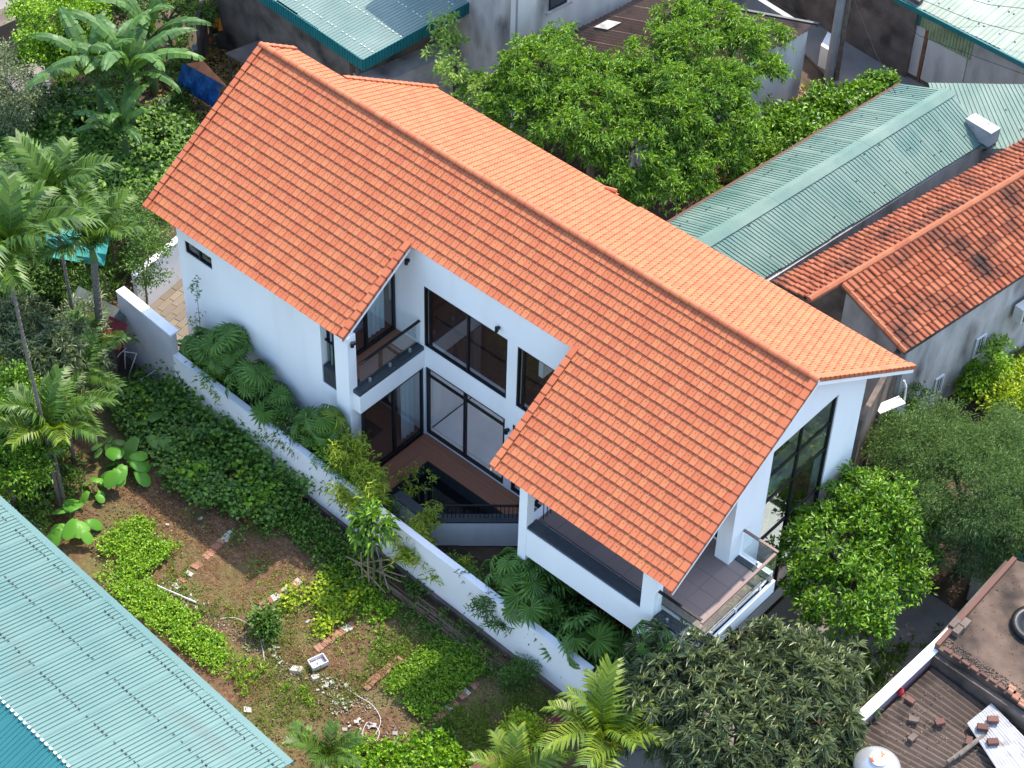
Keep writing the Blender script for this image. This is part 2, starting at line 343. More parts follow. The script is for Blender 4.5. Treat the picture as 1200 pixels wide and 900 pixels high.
def frond_mesh(L=2.2, n=34, ll=.55, lw=.045, droop=1.1, up=.9, seed=0, arch=0.0, m='l_palm', vee=.35, curl=.42):
    """feather-palm frond starting at origin, heading +X"""
    g = np.random.default_rng(seed); T = np.linspace(0, 1, 14)
    th = up-droop*T**1.3; ds = L/13; X = np.concatenate([[0], np.cumsum(np.cos(th[:-1])*ds)]); Z = np.concatenate([[0], np.cumsum(np.sin(th[:-1])*ds)])
    Y = arch*T**2*L
    mb = MB(); mb.tube([(X[i], Y[i], Z[i]) for i in range(0, 14, 2)]+[(X[-1], Y[-1], Z[-1])], [.022, .02, .018, .014, .011, .008, .006, .004], 4, mi=1)
    t = np.repeat(np.linspace(.14, .99, n), 2)+g.normal(0, .004, 2*n); side = np.tile([1., -1.], n)
    px = np.interp(t, T, X); py = np.interp(t, T, Y); pz = np.interp(t, T, Z); tx = np.interp(t, T, np.cos(th)); tz = np.interp(t, T, np.sin(th))
    P = np.stack([px, py, pz], 1); tang = np.stack([tx, 0*tx, tz], 1); nor = np.stack([-tz, 0*tx, tx], 1); sd = np.stack([0*tx, side, 0*tx], 1)
    fwd = .35+.75*t; D = unit(tang*fwd[:, None]+sd+nor*vee+g.normal(0, .09, P.shape))
    le = ll*(1-.55*np.abs(t-.45)**1.3*1.4)*g.uniform(.85, 1.1, 2*n)
    W = lw*np.ones(2*n)
    Sd = unit(np.cross(D, nor+sd*.3)); b = len(mb.v); V = []; 
    q1 = P+D*le[:, None]*.5; D2 = unit(D-np.array([0, 0, 1.])*curl*2); q2 = q1+D2*le[:, None]*.5
    V = np.stack([P+Sd*W[:, None]*.25, P-Sd*W[:, None]*.25, q1+Sd*W[:, None]*.5, q1-Sd*W[:, None]*.5, q2], 1).reshape(-1, 3)
    mb.v += [tuple(v) for v in V]
    for i in range(2*n):
        k = b+i*5; mb.f += [[k, k+1, k+3, k+2], [k+2, k+3, k+4]]; mb.m += [0, 0]
    return mb.mesh('frond', [M[m], M['stem']])
def palm(name, label, base, h, fr, nf, L0=1.0, lean=(0, 0), r=.055, group=None, crownz=0.0, elev=(0, .5), trunk=True, rot0=0):
    base = np.asarray(base, float); t = thing(name, label, 'palm', base, group); top = np.array([lean[0], lean[1], h])
    if trunk and h > .1:
        mb = MB(); mb.tube([(0, 0, -.1), top*.35+np.array([lean[0]*-.1, 0, 0]), top*.7, top], [r*1.3, r, r*.85, r*.75], 8)
        for i in range(int(h/.22)):
            q = (i+.5)*.22/h; p = top*q; mb.tube([p-[0, 0, .012], p+[0, 0, .012]], r*(1.15-.3*q)+.008, 8)
        link('trunk', mb.mesh('trunk', M['bark_pale']), t, loc=(0, 0, 0))
        mb = MB(); mb.tube([top, top+[0, 0, .45]], [r*1.1, r*.6], 8); link('crownshaft', mb.mesh('crownshaft', M['stem']), t, loc=(0, 0, 0))
    for i in range(nf):
        o = link('frond', fr[i % len(fr)], t, loc=tuple(top+[0, 0, .35 if trunk and h > .1 else .05]))
        a = rot0+i*2.4+random.uniform(-.2, .2); s = L0*random.uniform(.85, 1.1)
        o.rotation_euler = (random.uniform(-.25, .25), -(elev[0]+(elev[1]-elev[0])*(i/max(1, nf-1))), a); o.scale = (s, s, s)
    return t
def fan_mesh(R=.6, n=18, stalk=.8, seed=0, m='l_fan', spread=5.2, cup=.25, tilt=-.5):
    g = np.random.default_rng(seed); mb = MB()
    up = (.7, .95, 1.2)[seed % 3]; sx = stalk*math.cos(up); sz = stalk*math.sin(up)
    mb.tube([(0, 0, 0), (sx*.5, 0, sz*.55), (sx, 0, sz)], [.014, .011, .009], 4, mi=1)
    c = np.array([sx, 0, sz]); ax = np.array([math.cos(tilt), 0, math.sin(tilt)]); ay = np.array([0, 1., 0]); az = np.cross(ax, ay)
    for i in range(n):
        a = -spread/2+spread*(i+.5)/n; da = spread/n/2
        rr = R*(1-.18*abs(a/(spread/2))**2)*g.uniform(.93, 1.05)
        def pt(r, q, hgt): return c+(ax*math.cos(q)+ay*math.sin(q))*r+az*hgt
        da *= .82; b = len(mb.v); dz = -cup*rr
        mb.v += [tuple(c), tuple(pt(rr*.62, a-da, -.02+dz*.25)), tuple(pt(rr*.62, a, .025+dz*.25)), tuple(pt(rr*.62, a+da, -.02+dz*.25)), tuple(pt(rr, a, dz-g.uniform(.02, .16)))]
        mb.f += [[b, b+1, b+2], [b, b+2, b+3], [b+1, b+4, b+2], [b+2, b+4, b+3]]; mb.m += [0]*4
    return mb.mesh('fan_leaf', [M[m], M['stem']])
def fan_palm(name, label, base, h, meshes, nf, s0=1.0, group=None, r=.05, lean=(0, 0)):
    base = np.asarray(base, float); t = thing(name, label, 'palm', base, group); top = np.array([lean[0], lean[1], h])
    mb = MB(); mb.tube([(0, 0, -.1), top*.5, top+[0, 0, .1]], [r*1.2, r, r*.8], 7); link('trunk', mb.mesh('trunk', M['bark']), t, loc=(0, 0, 0))
    for i in range(nf):
        o = link('fan_leaf', meshes[i % len(meshes)], t, loc=tuple(top+rng.normal(0, .04, 3)*[1, 1, 2]))
        s = s0*random.uniform(.55, 1.05); o.scale = (s, s, s); o.rotation_euler = (random.uniform(-.7, .7), random.uniform(-.7, .7), i*2.4+random.uniform(-.4, .4))
    return t
def banana_leaf_mesh(L=2.1, W=.5, droop=1.5, up=1.0, seed=0, m='l_banana'):
    g = np.random.default_rng(seed); n = 16; T = np.linspace(0, 1, n+1); th = up-droop*T**1.4; ds = L/n
    X = np.concatenate([[0], np.cumsum(np.cos(th[:-1])*ds)]); Z = np.concatenate([[0], np.cumsum(np.sin(th[:-1])*ds)])
    mb = MB(); mb.tube([(X[i], 0, Z[i]) for i in range(0, n+1, 2)], [.032-.0032*i for i in range(n//2+1)], 5, mi=1)
    for s in (1, -1):
        cut = 0.0
        for i in range(2, n):
            w0 = W*.5*math.sin(math.pi*min(1, (T[i]-.08)/.92*.93+.05))**.6; w1 = W*.5*math.sin(math.pi*min(1, (T[i+1]-.08)/.92*.93+.05))**.6
            gap = g.uniform(.02, .5) if g.random() < .55 else 0.0; dr = g.uniform(.1, .45)
            b = len(mb.v)
            x0, z0, x1, z1 = X[i], Z[i], X[i+1], Z[i+1]; tx, tz = x1-x0, z1-z0
            mb.v += [(x0, 0, z0+.01), (x1, 0, z1+.01), (x1-tx*gap*.3+tx*.25, s*w1*.5, z1+.05-dr*.1-tz*gap*.3), (x0+tx*.25, s*w0*.5, z0+.05-dr*.1),
                     (x1-tx*gap+tx*.5, s*w1, z1-dr*w1-tz*gap), (x0+tx*.5+tx*gap*.2, s*w0, z0-dr*w0)]
            mb.f += [[b, b+1, b+2, b+3], [b+3, b+2, b+4, b+5]]; mb.m += [0, 0]
    return mb.mesh('banana_leaf', [M[m], M['stem']])

def inpoly(P, poly):
    x, y = P[:, 0], P[:, 1]; ins = np.zeros(len(P), bool); n = len(poly)
    for i in range(n):
        x0, y0 = poly[i]; x1, y1 = poly[(i+1) % n]
        c = ((y0 > y) != (y1 > y)) & (x < (x1-x0)*(y-y0)/((y1-y0) if y1 != y0 else 1e-9)+x0); ins ^= c
    return ins
def fade_noise(P, s=1.2, seed=0):
    g = np.random.default_rng(seed); v = np.zeros(len(P))
    for k in range(6):
        a = g.uniform(0, 6.28); f = s*g.uniform(.6, 2.2); v += np.sin(P[:, 0]*math.cos(a)*f+P[:, 1]*math.sin(a)*f+g.uniform(0, 6.28))
    return v/3.5
def patch(name, label, poly, dens, nleaf, L, W, m, h=(.02, .15), z=0.0, world=False, thr=-9, nsc=1.5, seed=0, up=.5, parent=None, kind='stuff', flat=0.0, clump=.05, hump=0.0, kn=3):
    """low plants scattered over a polygon given in photo points on the ground"""
    W2 = poly if world else [tuple(at(px, py, z)[:2]) for px, py in poly]; a = np.array(W2); lo, hi = a.min(0), a.max(0)
    n = int((hi[0]-lo[0])*(hi[1]-lo[1])*dens); P = rng.uniform(lo, hi, (n, 2))
    Pj = P+rng.normal(0, .16, P.shape)+.22*np.column_stack([fade_noise(P, 3, seed+3), fade_noise(P, 3, seed+4)]); k = inpoly(Pj, W2)
    if thr > -9: k &= fade_noise(P, nsc, seed) > thr
    P = P[k]; n = len(P)
    hh = rng.uniform(h[0], h[1], n)+hump*np.clip(fade_noise(P, 2.2, seed+5), 0, 2)
    P3 = np.column_stack([P, z+hh]); Pl = np.repeat(P3, nleaf, 0)
    D = sphere_dirs(len(Pl), -.1); D[:, 2] = D[:, 2]*(1-flat)+up*(1-flat); Pl = Pl+rng.normal(0, clump, Pl.shape)*[1, 1, .5]
    Pl[:, 2] = np.maximum(Pl[:, 2], z+.01)
    nr = None
    if flat: nr = np.tile([0, 0, 1.], (len(Pl), 1))+rng.normal(0, .3, (len(Pl), 3))
    V, F = leaf_arr(Pl, D, L*rng.uniform(.7, 1.25, len(Pl)), W*rng.uniform(.75, 1.2, len(Pl)), .15, nrm=nr)
    o = link(name, newmesh(name, V, F, [m]), parent); tag(o, label, None, None, kind); return o

# ================================================================== THE SETTING
part('ground', MB().box(-200, 220, -200, 220, -.6, -.07), M['dirt'], None, kind='structure')
def bumpy(name, x0, x1, y0, y1, st, amp, m, seed):
    nx, ny = int((x1-x0)/st)+1, int((y1-y0)/st)+1; X, Y = np.meshgrid(np.linspace(x0, x1, nx), np.linspace(y0, y1, ny)); P = np.column_stack([X.ravel(), Y.ravel()])
    Z = fade_noise(P, 1.0, seed)*amp*.5+fade_noise(P, 5, seed+1)*amp*.3+fade_noise(P, 14, seed+2)*amp*.18+rng.normal(0, amp*.12, len(P))
    e = np.minimum.reduce([P[:, 0]-x0, x1-P[:, 0], P[:, 1]-y0, y1-P[:, 1]]); Z -= np.clip(.3-e, 0, .3)*.5
    i = np.arange(nx*ny).reshape(ny, nx); F = np.stack([i[:-1, :-1], i[:-1, 1:], i[1:, 1:], i[1:, :-1]], -1).reshape(-1, 4)
    return link(name, newmesh(name, np.column_stack([P, Z]), F, [m], smooth=True), None, kind='structure')
bumpy('garden_soil', -5.5, 22, -21, -5.72, .10, .045, M['soil'], 3)
part('planting_bed', MB().box(1.6, 17.7, -5.5, -4.0, -.06, .03), M['soil_dark'], None, kind='structure')
part('lane', MB().prism([at(*p, 0)[:2] for p in ((960, -60), (1000, -60), (1100, 120), (1060, 160), (980, 100), (940, 60))], -.05, .04), M['road'], None, kind='structure')
part('side_yard_floor', MB().box(18.9, 24.2, -9, 3.4, -.05, .02), M['road'], None, kind='structure')

# ================================================================== THE VILLA
RZ, SL = 8.941, .643           # ridge height, slope
def zf(y): return RZ-SL*abs(y)
XL, XR, X1, X2 = 0.0, 19.09, 7.743, 13.304
villa = thing('villa', 'large white two storey house under a long bright orange tiled gable roof', 'house', (9, 0, 0))
X_, Y_, Z_ = np.eye(3)
def wall(name, O, u, n, t, L, z0, top, holes=(), brk=(), m='white', parent=None):
    """wall from O along u, thickness t along n; top: function of distance; holes (a0,a1,b0,b1)"""
    O, u, n = map(np.asarray, (O, u, n)); mb = MB()
    xs = sorted(set([0, L]+[h[i] for h in holes for i in (0, 1)]+list(brk)))
    for a, b in zip(xs[:-1], xs[1:]):
        hs = sorted([(h[2], h[3]) for h in holes if h[0] <= a+1e-6 and h[1] >= b-1e-6])
        cur = z0
        for q0, q1 in hs+[(None, None)]:
            za, zb = (q0, q0) if q0 is not None else (top(a), top(b))
            if min(za, zb) > cur+1e-4:
                P = lambda d, c, z: tuple(O+u*d+n*c+np.array([0, 0, z]))
                mb.hexa([P(a, 0, cur), P(b, 0, cur), P(b, t, cur), P(a, t, cur), P(a, 0, za), P(b, 0, zb), P(b, t, zb), P(a, t, za)])
            if q0 is not None: cur = q1
    return part(name, mb, M[m], parent or villa)
def window(O, u, n, w, z0, z1, mull=(), trans=(), fr=.06, g='glass', parent=None, sash=None, name='window', mt='black', dep=.09):
    O, u, n = map(np.asarray, (O, u, n)); mb = MB(); o = lambda *a: mb.ob(O, u, Z_, n, *a)
    o(0, w, z0, z0+fr, -dep/2, dep/2); o(0, w, z1-fr, z1, -dep/2, dep/2); o(0, fr, z0+fr, z1-fr, -dep/2, dep/2); o(w-fr, w, z0+fr, z1-fr, -dep/2, dep/2)
    for x in mull: o(x-fr*.6, x+fr*.6, z0+fr, z1-fr, -dep/2+.004, dep/2-.004)
    for z in trans: o(fr, w-fr, z-.028, z+.028, -dep/2+.012, dep/2-.012)
    W = part(name, mb, M[mt], parent or villa)
    xs = [fr]+[x for x in mull]+[w-fr]; zs = [z0+fr]+list(trans)+[z1-fr]
    for a, b in zip(xs[:-1], xs[1:]):
        for c, d in zip(zs[:-1], zs[1:]):
            link('pane', MB().ob(O, u, Z_, n, a, b, c, d, -.006, .006).mesh('pane', M[g]), W, loc=(0, 0, 0))
    return W
und = .16                       # roof build-up below the tile plane
topy = lambda y0: (lambda d: zf(y0+d)-und)
# left wing
YF = -4.3
wall('wall', (.87, YF, 0), X_, Y_, .22, 6.52-.87, 0, lambda d: zf(YF)-und, [(1.18-.87, 2.27-.87, 4.71, 5.15)])
window((1.18, YF+.07, 0), X_, -Y_, 1.09, 4.71, 5.15, [.55], fr=.04)
wall('wall', (.87, YF+.22, 0), Y_, X_, .22, .89+4.08, 0, topy(YF+.22), [], [4.08])
part('wall', MB().ob((6.52, YF+.004, 0), X_, Z_, Y_, 0, 1.25, 0, 3.28, 0, .22), M['white'], villa)
part('column', MB().box(7.28, 7.78, -4.52, -4.22, 0, zf(-4.52)-und), M['white'], villa)
# upper floor slabs
part('floor_slab', MB().box(1.12, 8.02, YF+.23, .88, 3.25, 3.84).box(8.02, 13.5, -1.66, 2.7, 3.25, 3.86), M['white'], villa)
part('wood_floor', MB().box(1.12, 7.7, YF+.24, .87, 3.845, 3.90).box(7.7, 13.5, -1.64, 2.7, 3.865, 3.90), M['wood_floor'], villa)
part('edge_band', MB().box(7.78, 8.05, -4.40, -1.90, 3.18, 3.80), M['white'], villa)
part('ledge', MB().box(7.76, 8.03, -4.38, -1.91, 3.80, 3.92), M['stone_dark'], villa)
part('ledge', MB().box(6.55, 7.755, -4.28, -4.0, 3.285, 3.92), M['stone_dark'], villa)
# balcony boards
for i in range(9):
    part('floor_board', MB().box(6.99+i*.083, 6.99+i*.083+.079, -4.0, -1.93, 3.91, 3.925+.002*(i % 2)), M['wood_deck'], villa)
# recessed upper glass of left wing
window((6.93, -1.92, 0), -Y_, X_, 2.3, 3.93, 5.95, [1.1], fr=.07)
part('wall', MB().box(6.80, 6.95, -4.08, -1.9, 5.951, zf(-4.08)-und), M['white'], villa)
def curtain(O, u, w, z0, z1, n):
    mb = MB(); k = int(w/.05); b = 0
    for i in range(k+1):
        p = np.asarray(O)+np.asarray(u)*w*i/k+np.asarray(n)*(.03*math.sin(i*1.9)); mb.v += [(p[0], p[1], z0), (p[0], p[1], z1)]
    mb.f = [[2*i, 2*i+2, 2*i+3, 2*i+1] for i in range(k)]; mb.m = [0]*k
    part('curtain', mb, M['curtain'], villa, smooth=True)
curtain((6.72, -2.1, 0), -Y_, .62, 3.95, 6.4, X_); curtain((6.72, -3.75, 0), -Y_, .4, 3.95, 6.0, X_)
part('bed', MB().box(4.6, 6.3, -3.4, -2.2, 3.91, 4.35), mat('blue_bedspread', (.10,.14,.26), (.32,.36,.46), scale=7, rough=.9), villa)
# glass rails
def rail(O, u, n, w, zb, zt, clamps=2, m='black', gl='glass_rail', cap=.035):
    O, u, n = map(np.asarray, (O, u, n)); mb = MB().ob(O, u, Z_, n, 0, w, zt-.045, zt, -cap, cap)
    R = part('balcony_rail', mb, M[m], villa)
    link('glass_panel', MB().ob(O, u, Z_, n, .03, w-.03, zb, zt-.045, -.007, .007).mesh('glass_panel', M[gl]), R, loc=(0, 0, 0))
    for i in range(clamps):
        a = w*(i+.5)/clamps
        link('clamp', MB().ob(O, u, Z_, n, a-.03, a+.03, zb-.02, zb+.10, -.03, .03).mesh('clamp', M['steel']), R, loc=(0, 0, 0))
rail((7.88, -1.93, 0), -Y_, X_, 2.3, 3.93, 4.83, 3); rail((6.55, -4.15, 0), X_, Y_, .73, 3.93, 4.83, 1)
# window wall of the court
YW = -1.9
wall('wall', (6.95, YW, 0), X_, Y_, .24, 18.45-6.95, 0.5, lambda d: zf(YW)-und,
     [(8.03-6.95, 11.01-6.95, 3.96, 6.16), (11.36-6.95, 13.6-6.95, 3.96, 6.16), (8.09-6.95, 11.0-6.95, .56, 3.2), (11.28-6.95, 13.6-6.95, .56, 3.2), (14.3-6.95, 18.1-6.95, 3.98, 6.3)])
window((8.03, YW+.06, 0), X_, -Y_, 2.98, 3.96, 6.16, [.19, 1.56], [], fr=.05)
part('inner_rail', MB().box(8.1, 10.95, -1.62, -1.58, 4.86, 4.91).box(11.4, 13.5, -1.62, -1.58, 4.86, 4.91), M['black'], villa)
window((11.36, YW+.06, 0), X_, -Y_, 2.24, 3.96, 6.16, [.19, 1.3], fr=.05)
window((8.09, YW+.06, 0), X_, -Y_, 2.91, .56, 3.2, [1.42], [2.86], fr=.07)
window((11.28, YW+.06, 0), X_, -Y_, 2.32, .56, 3.2, [1.2], [2.86], fr=.07)
window((14.3, YW+.06, 0), X_, -Y_, 3.8, 3.98, 6.3, [1.27, 2.53], fr=.07, g='glass_dark')
window((7.98, -1.93, 0), -Y_, X_, 2.35, .56, 3.17, [1.15], fr=.08)
part('wall', MB().box(7.91, 8.09, -1.95, -1.85, .5, 3.18), M['white'], villa)
# interior
part('marble_floor', MB().box(8.1, 18.3, -1.64, 2.7, .40, .56), M['marble'], villa)
part('wood_floor', MB().box(1.2, 7.95, YF+.25, .86, .40, .55), M['wood_floor'], villa)
part('inner_wall', MB().box(7.86, 8.06, -1.60, 2.7, .56, 3.24), M['white'], villa)
part('inner_wall', MB().box(11.05, 11.2, -1.60, 2.7, .56, 3.24).box(11.02, 11.17, -.6, 2.7, 3.9, 6.4).box(6.0, 6.15, -1.2, 2.7, 3.9, 6.4), M['grey_tex'], villa)
part('inner_wall', MB().box(2.2, 18.4, 2.66, 2.72, 3.2, 3.95), M['grey_tex'], villa)
part('picture', MB().box(8.065, 8.085, .4, .62, 1.9, 2.15), M['grey_tex'], villa)
curtain((7.80, -2.1, 0), -Y_, .55, .58, 3.1, X_)
# back and end walls
wall('wall', (.9, .9, 0), X_, Y_, .2, 1.3, 0, lambda d: zf(1.1)-und)
wall('wall', (2.0, 1.102, 0), Y_, X_, .2, 1.64, 0, lambda d: zf(2.75)-und-.02)
wall('wall', (2.0, 2.75, 0), X_, Y_, .2, 16.5, 0, lambda d: zf(2.95)-und, [(1.2, 3.6, 1.2, 3.0), (6.4, 9.0, .6, 3.1), (9.4, 12.2, .6, 3.1), (6.2, 8.9, 4.0, 5.7), (9.3, 12.2, 4.0, 5.7), (12.6, 16.2, .7, 3.1), (1.5, 4, 4.4, 5.6)])  # unseen rear openings, added and enlarged so daylight brightens the rooms
wall('wall', (18.45, YW, 0), Y_, X_, .35, 2.95-YW, 0, topy(YW), [(-1.02-YW, 1.66-YW, .5, 6.97)], [1.9])
window((18.72, -1.02, 0), Y_, X_, 2.68, .5, 6.97, [1.28], [2.0, 3.5, 5.0, 5.95], fr=.06, g='glass_dark')
part('inner_rail', MB().box(17.4, 17.9, -1.5, 2.5, 3.4, 3.8), M['white'], villa)
# right wing terrace (upper level)
part('terrace_slab', MB().box(14.22, 19.86, -4.70, -1.92, 3.42, 3.86), M['white'], villa)
part('edge_band', MB().box(14.19, 18.5, -4.92, -4.70, 2.98, 3.98).box(14.19, 14.40, -4.70, -1.92, 3.02, 3.98).box(19.72, 19.94, -4.92, -1.90, 3.42, 3.86).box(18.5, 19.72, -4.92, -4.70, 3.42, 3.86), M['white'], villa)
part('edge_band', MB().box(18.46, 19.72, -1.92, -1.70, 3.42, 3.86), M['white'], villa)
for i in range(10):
    for j in range(5):
        x0 = 14.42+i*.54; y0 = -4.40+j*.495
        if x0 > 19.6: continue
        part('floor_tile', MB().box(x0, min(x0+.534, 19.70), y0, y0+.489, 3.86, 3.93), M['terrace'], villa)
for q in ((14.42, 18.10, -4.90, -4.55, 3.985, 4.06), (18.5, 19.9, -4.88, -4.55, 3.865, 3.95), (18.82, 19.9, -2.1, -1.93, 3.932, 3.96)): part('ledge', MB().box(*q), M['stone_dark'], villa)
part('column', MB().box(14.17, 14.43, -4.93, -4.66, 0, zf(-4.93)-und), M['white'], villa)
part('column', MB().box(18.10, 18.50, -4.93, -4.62, 2.98, zf(-4.93)-und), M['white'], villa)
part('column', MB().box(14.19, 14.45, -4.0, -3.74, 0, 3.0).box(18.2, 18.5, -4.5, -4.2, 0, 3.4), M['white'], villa)
part('wall', MB().box(18.38, 18.81, -2.35, -1.905, 3.86, zf(-2.35)-und-.02), M['white'], villa)
part('maroon_wall', MB().box(14.4, 18.5, -3.75, -3.6, 0, 3.0), M['maroon'], villa)
rm = mat('brown_handrail', (.20,.13,.12), rough=.4); M['rm'] = rm
rail((19.84, -1.95, 0), -Y_, X_, 2.9, 3.94, 4.86, 3, 'rm'); rail((18.82, -1.86, 0), X_, Y_, 1.04, 3.94, 4.86, 1, 'rm'); rail((18.5, -4.78, 0), X_, Y_, 1.3, 3.96, 4.86, 2)
# picket rail and little glass rail at the terrace end
def pickets(O, u, w, z0, z1, st=.11):
    O = np.asarray(O, float); u = np.asarray(u, float); u = u/np.linalg.norm(u); n = np.cross(Z_, u)
    R = part('picket_rail', MB().ob(O, u, Z_, n, 0, w, z1-.05, z1, -.025, .025), M['black'], villa)
    mb = MB()
    k = int(w/st)
    for i in range(k+1): link('picket', MB().ob(O, u, Z_, n, i*st, i*st+.018, z0, z1-.05, -.009, .009).mesh('picket', M['black']), R, loc=(0, 0, 0))
pickets((14.5, -1.98, 0), (0, -1, 0), 2.5, 3.94, 4.7, .14)
# court deck
Dz = .525
def boards(x0, x1, y0, y1, along, n, z):
    for i in range(n):
        if along == 'y': a = x0+(x1-x0)*i/n; mb = MB().box(a, a+(x1-x0)/n-.006, y0, y1, z-.04, z+.002*(i % 3))
        else: a = y0+(y1-y0)*i/n; mb = MB().box(x0, x1, a, a+(y1-y0)/n-.006, z-.04, z+.002*(i % 3))
        part('deck_board', mb, M['wood_deck'], villa)
boards(8.06, 8.84, -4.5, -2.64, 'y', 8, Dz); boards(8.06, 14.0, -2.635, -1.92, 'x', 7, Dz)
part('deck_base', MB().box(8.06, 8.82, -4.5, -2.0, .0, .48).box(8.06, 14.0, -2.62, -1.95, .0, .48), M['stone_dark'], villa)
part('pond', MB().prism([(8.84, -2.64), (8.84, -4.6), (9.9, -4.6), (12.3, -2.64)], -.02, .06), M['darkwater'], villa)
# diagonal parapet
pa = at(500, 613, .95)[:2]; pb = at(612, 613, .95)[:2]; pc = at(460, 582, .95)[:2]
def parap(a, b, nm='parapet', lz=True):
    a = np.array([*a, 0.]); b = np.array([*b, 0.]); L = np.linalg.norm(b-a); u = (b-a)/L; n = np.cross(Z_, u)
    part(nm, MB().ob(a, u, Z_, n, 0, L, 0, .93, 0, .22), M['white'], villa)
    if lz: part('ledge', MB().ob(a, u, Z_, n, 0, L, .935, .985, -.0, .30), M['stone_dark'], villa)
    return a, u, L
a_, u_, L_ = parap(pa, pb); n_ = np.cross(Z_, u_)
pickets(a_+n_*.16, u_, L_, .985, 1.50); parap(pc, pa, lz=True)
rail((12.6, -2.05, 0), -Y_, X_, .7, 1.0, 1.5, 0)
# wall lamps
for p in ((7.5, YW-.02, 6.75), (10.72, YW-.02, 6.42), (11.15, YW-.02, 2.9), (7.83, -4.3, 5.62)):
    L1 = part('wall_lamp', MB().box(p[0]-.035, p[0]+.035, p[1]-.05, p[1]+.03, p[2]-.04, p[2]+.04), M['black'], villa)
    link('lamp_shade', MB().lathe((p[0], p[1]-.09, p[2]-.075), [(.05, 0), (.052, .02), (.052, .13), (.05, .15)], 12).mesh('lamp_shade', M['black']), L1, loc=(0, 0, 0))
# ---- roof build-up
def slab(x0, x1, ya, yb, m='cap', nm='roof_deck', t=.10, off=.06):
    s = [(x0, ya), (x1, ya), (x1, yb), (x0, yb)]
    part(nm, MB().hexa([(x, y, zf(y)-off-t) for x, y in s]+[(x, y, zf(y)-off) for x, y in s]), M[m], villa)
DY = .2305; EXP = DY*math.sqrt(1+SL*SL); TW = .190
Wn, W1, W3 = 9*DY, 20*DY, 22*DY; Wb, Wc = 21*DY, 5.5*DY
slab(XL+.03, X1-.03, -W1+.03, 0); slab(X1-.03, X2+.03, -Wn+.03, 0); slab(X2+.03, XR-.03, -W3+.03, 0)
slab(XL+.03, 1.93, 0, Wc-.03); slab(1.93, XR-.03, 0, Wb-.03)
def fascia(xa, ya, yb, xo=.03):
    s = [(xa, ya), (xa+xo, ya), (xa+xo, yb), (xa, yb)]
    part('fascia', MB().hexa([(x, y, zf(y)-.24) for x, y in s]+[(x, y, zf(y)-.045) for x, y in s]), M['white'], villa)
fascia(XR-.03, -W3, -.002); fascia(XR-.03, .002, Wb); fascia(X1-.03, -W1, -Wn-.01); fascia(XL, -W1, 0); fascia(X2, -W3, -Wn-.01)
# ---- tiles
def tile_shape(first=False):
    """local: x along the eave, y down the slope, z up; lower edge raised"""
    prof = [(0, .009), (.010, .009), (.015, .0), (TW-.016, 0), (TW-.013, -.022), (TW-.002, -.022)]
    Lt = EXP*1.14; V = []; F = []; mi = []
    n = len(prof)
    for x, h in prof: V += [(x, 0, h-.012), (x, Lt, h+.030), (x, Lt, h-.004)]
    for i in range(n-1):
        F.append([3*i, 3*i+1, 3*i+4, 3*i+3]); mi.append(0); F.append([3*i+1, 3*i+2, 3*i+5, 3*i+4]); mi.append(0)
    F.append([0, 1, 2]); mi.append(0)
    k = len(V); cx, cy = TW*.5, Lt*.52; h = .010; s = .011
    V += [(cx-s, cy-s, h), (cx+s, cy-s, h), (cx+s, cy+s, h+.005), (cx-s, cy+s, h+.005), (cx, cy, h+.009)]
    for i in range(4): F.append([k+i, k+(i+1) % 4, k+4]); mi.append(1)
    return np.array(V, float), F, mi
tv, tf, tm = tile_shape(); tme = newmesh('roof_tile', tv, tf, [M['tile'], M['tile_dot']], tm)
ca, sa = 1/math.sqrt(1+SL*SL), SL/math.sqrt(1+SL*SL)
def tmat(x, yd, side):
    """transform of a tile whose upper edge starts at horizontal distance yd from the ridge"""
    z = RZ-SL*yd-.05
    if side < 0: return Matrix(((1, 0, 0, x), (0, -ca, sa*-1, -yd), (0, -sa, ca, z), (0, 0, 0, 1)))
    return Matrix(((-1, 0, 0, x+TW), (0, ca, sa, yd), (0, -sa, ca, z), (0, 0, 0, 1)))
slots = []
for r in range(22):
    segs = [(XL+.14, XR-.16)] if r < 9 else ([(XL+.14, X1-.16), (X2+.14, XR-.16)] if r < 20 else [(X2+.14, XR-.16)])
    for a, b in segs:
        n0 = int(math.floor((a-.1)/TW))
        x = n0*TW+(TW/2 if r % 2 else 0)
        while x+TW <= b+.10:
            if x >= a-.07: slots.append((x, r*DY, -1))
            x += TW
for r in range(21):
    a, b = (XL+.14 if r < 5 else 1.93+.1), XR-.16
    x = math.floor(a/TW)*TW+(TW/2 if r % 2 else 0)
    while x+TW <= b+.10:
        if x >= a-.07 and not (r == 20 and 9.05 < x < 9.75): slots.append((x, r*DY, 1))
        x += TW
front = sorted([s for s in slots if s[2] < 0], key=lambda s: np.linalg.norm(np.array([s[0], -s[1], RZ-SL*s[1]])-CAM))
near = set(front[:300]); Vs, Fs, Ms, k = [], [], [], 0
iv = villa.matrix_world.inverted()
for s in slots:
    j = random.uniform(-.003, .003)
    mtx = tmat(s[0]+j, s[1]+random.uniform(-.004, .004), s[2]) @ Matrix.Rotation(random.uniform(-.006, .006), 4, 'X') @ Matrix.Rotation(random.uniform(-.008, .008), 4, 'Z')
    if s in near:
        o = bpy.data.objects.new('roof_tile', tme); COL.objects.link(o); o.parent = villa
        o.matrix_local = Matrix.Translation(-villa.location) @ mtx
    else:
        A = np.array(mtx); Vs.append(tv@A[:3, :3].T+A[:3, 3]); 
        Fs += [[i+k for i in f] for f in tf]; Ms += tm; k += len(tv)
link('roof_tiles', newmesh('roof_tiles', np.concatenate(Vs), Fs, [M['tile'], M['tile_dot']], Ms), villa, kind='stuff')
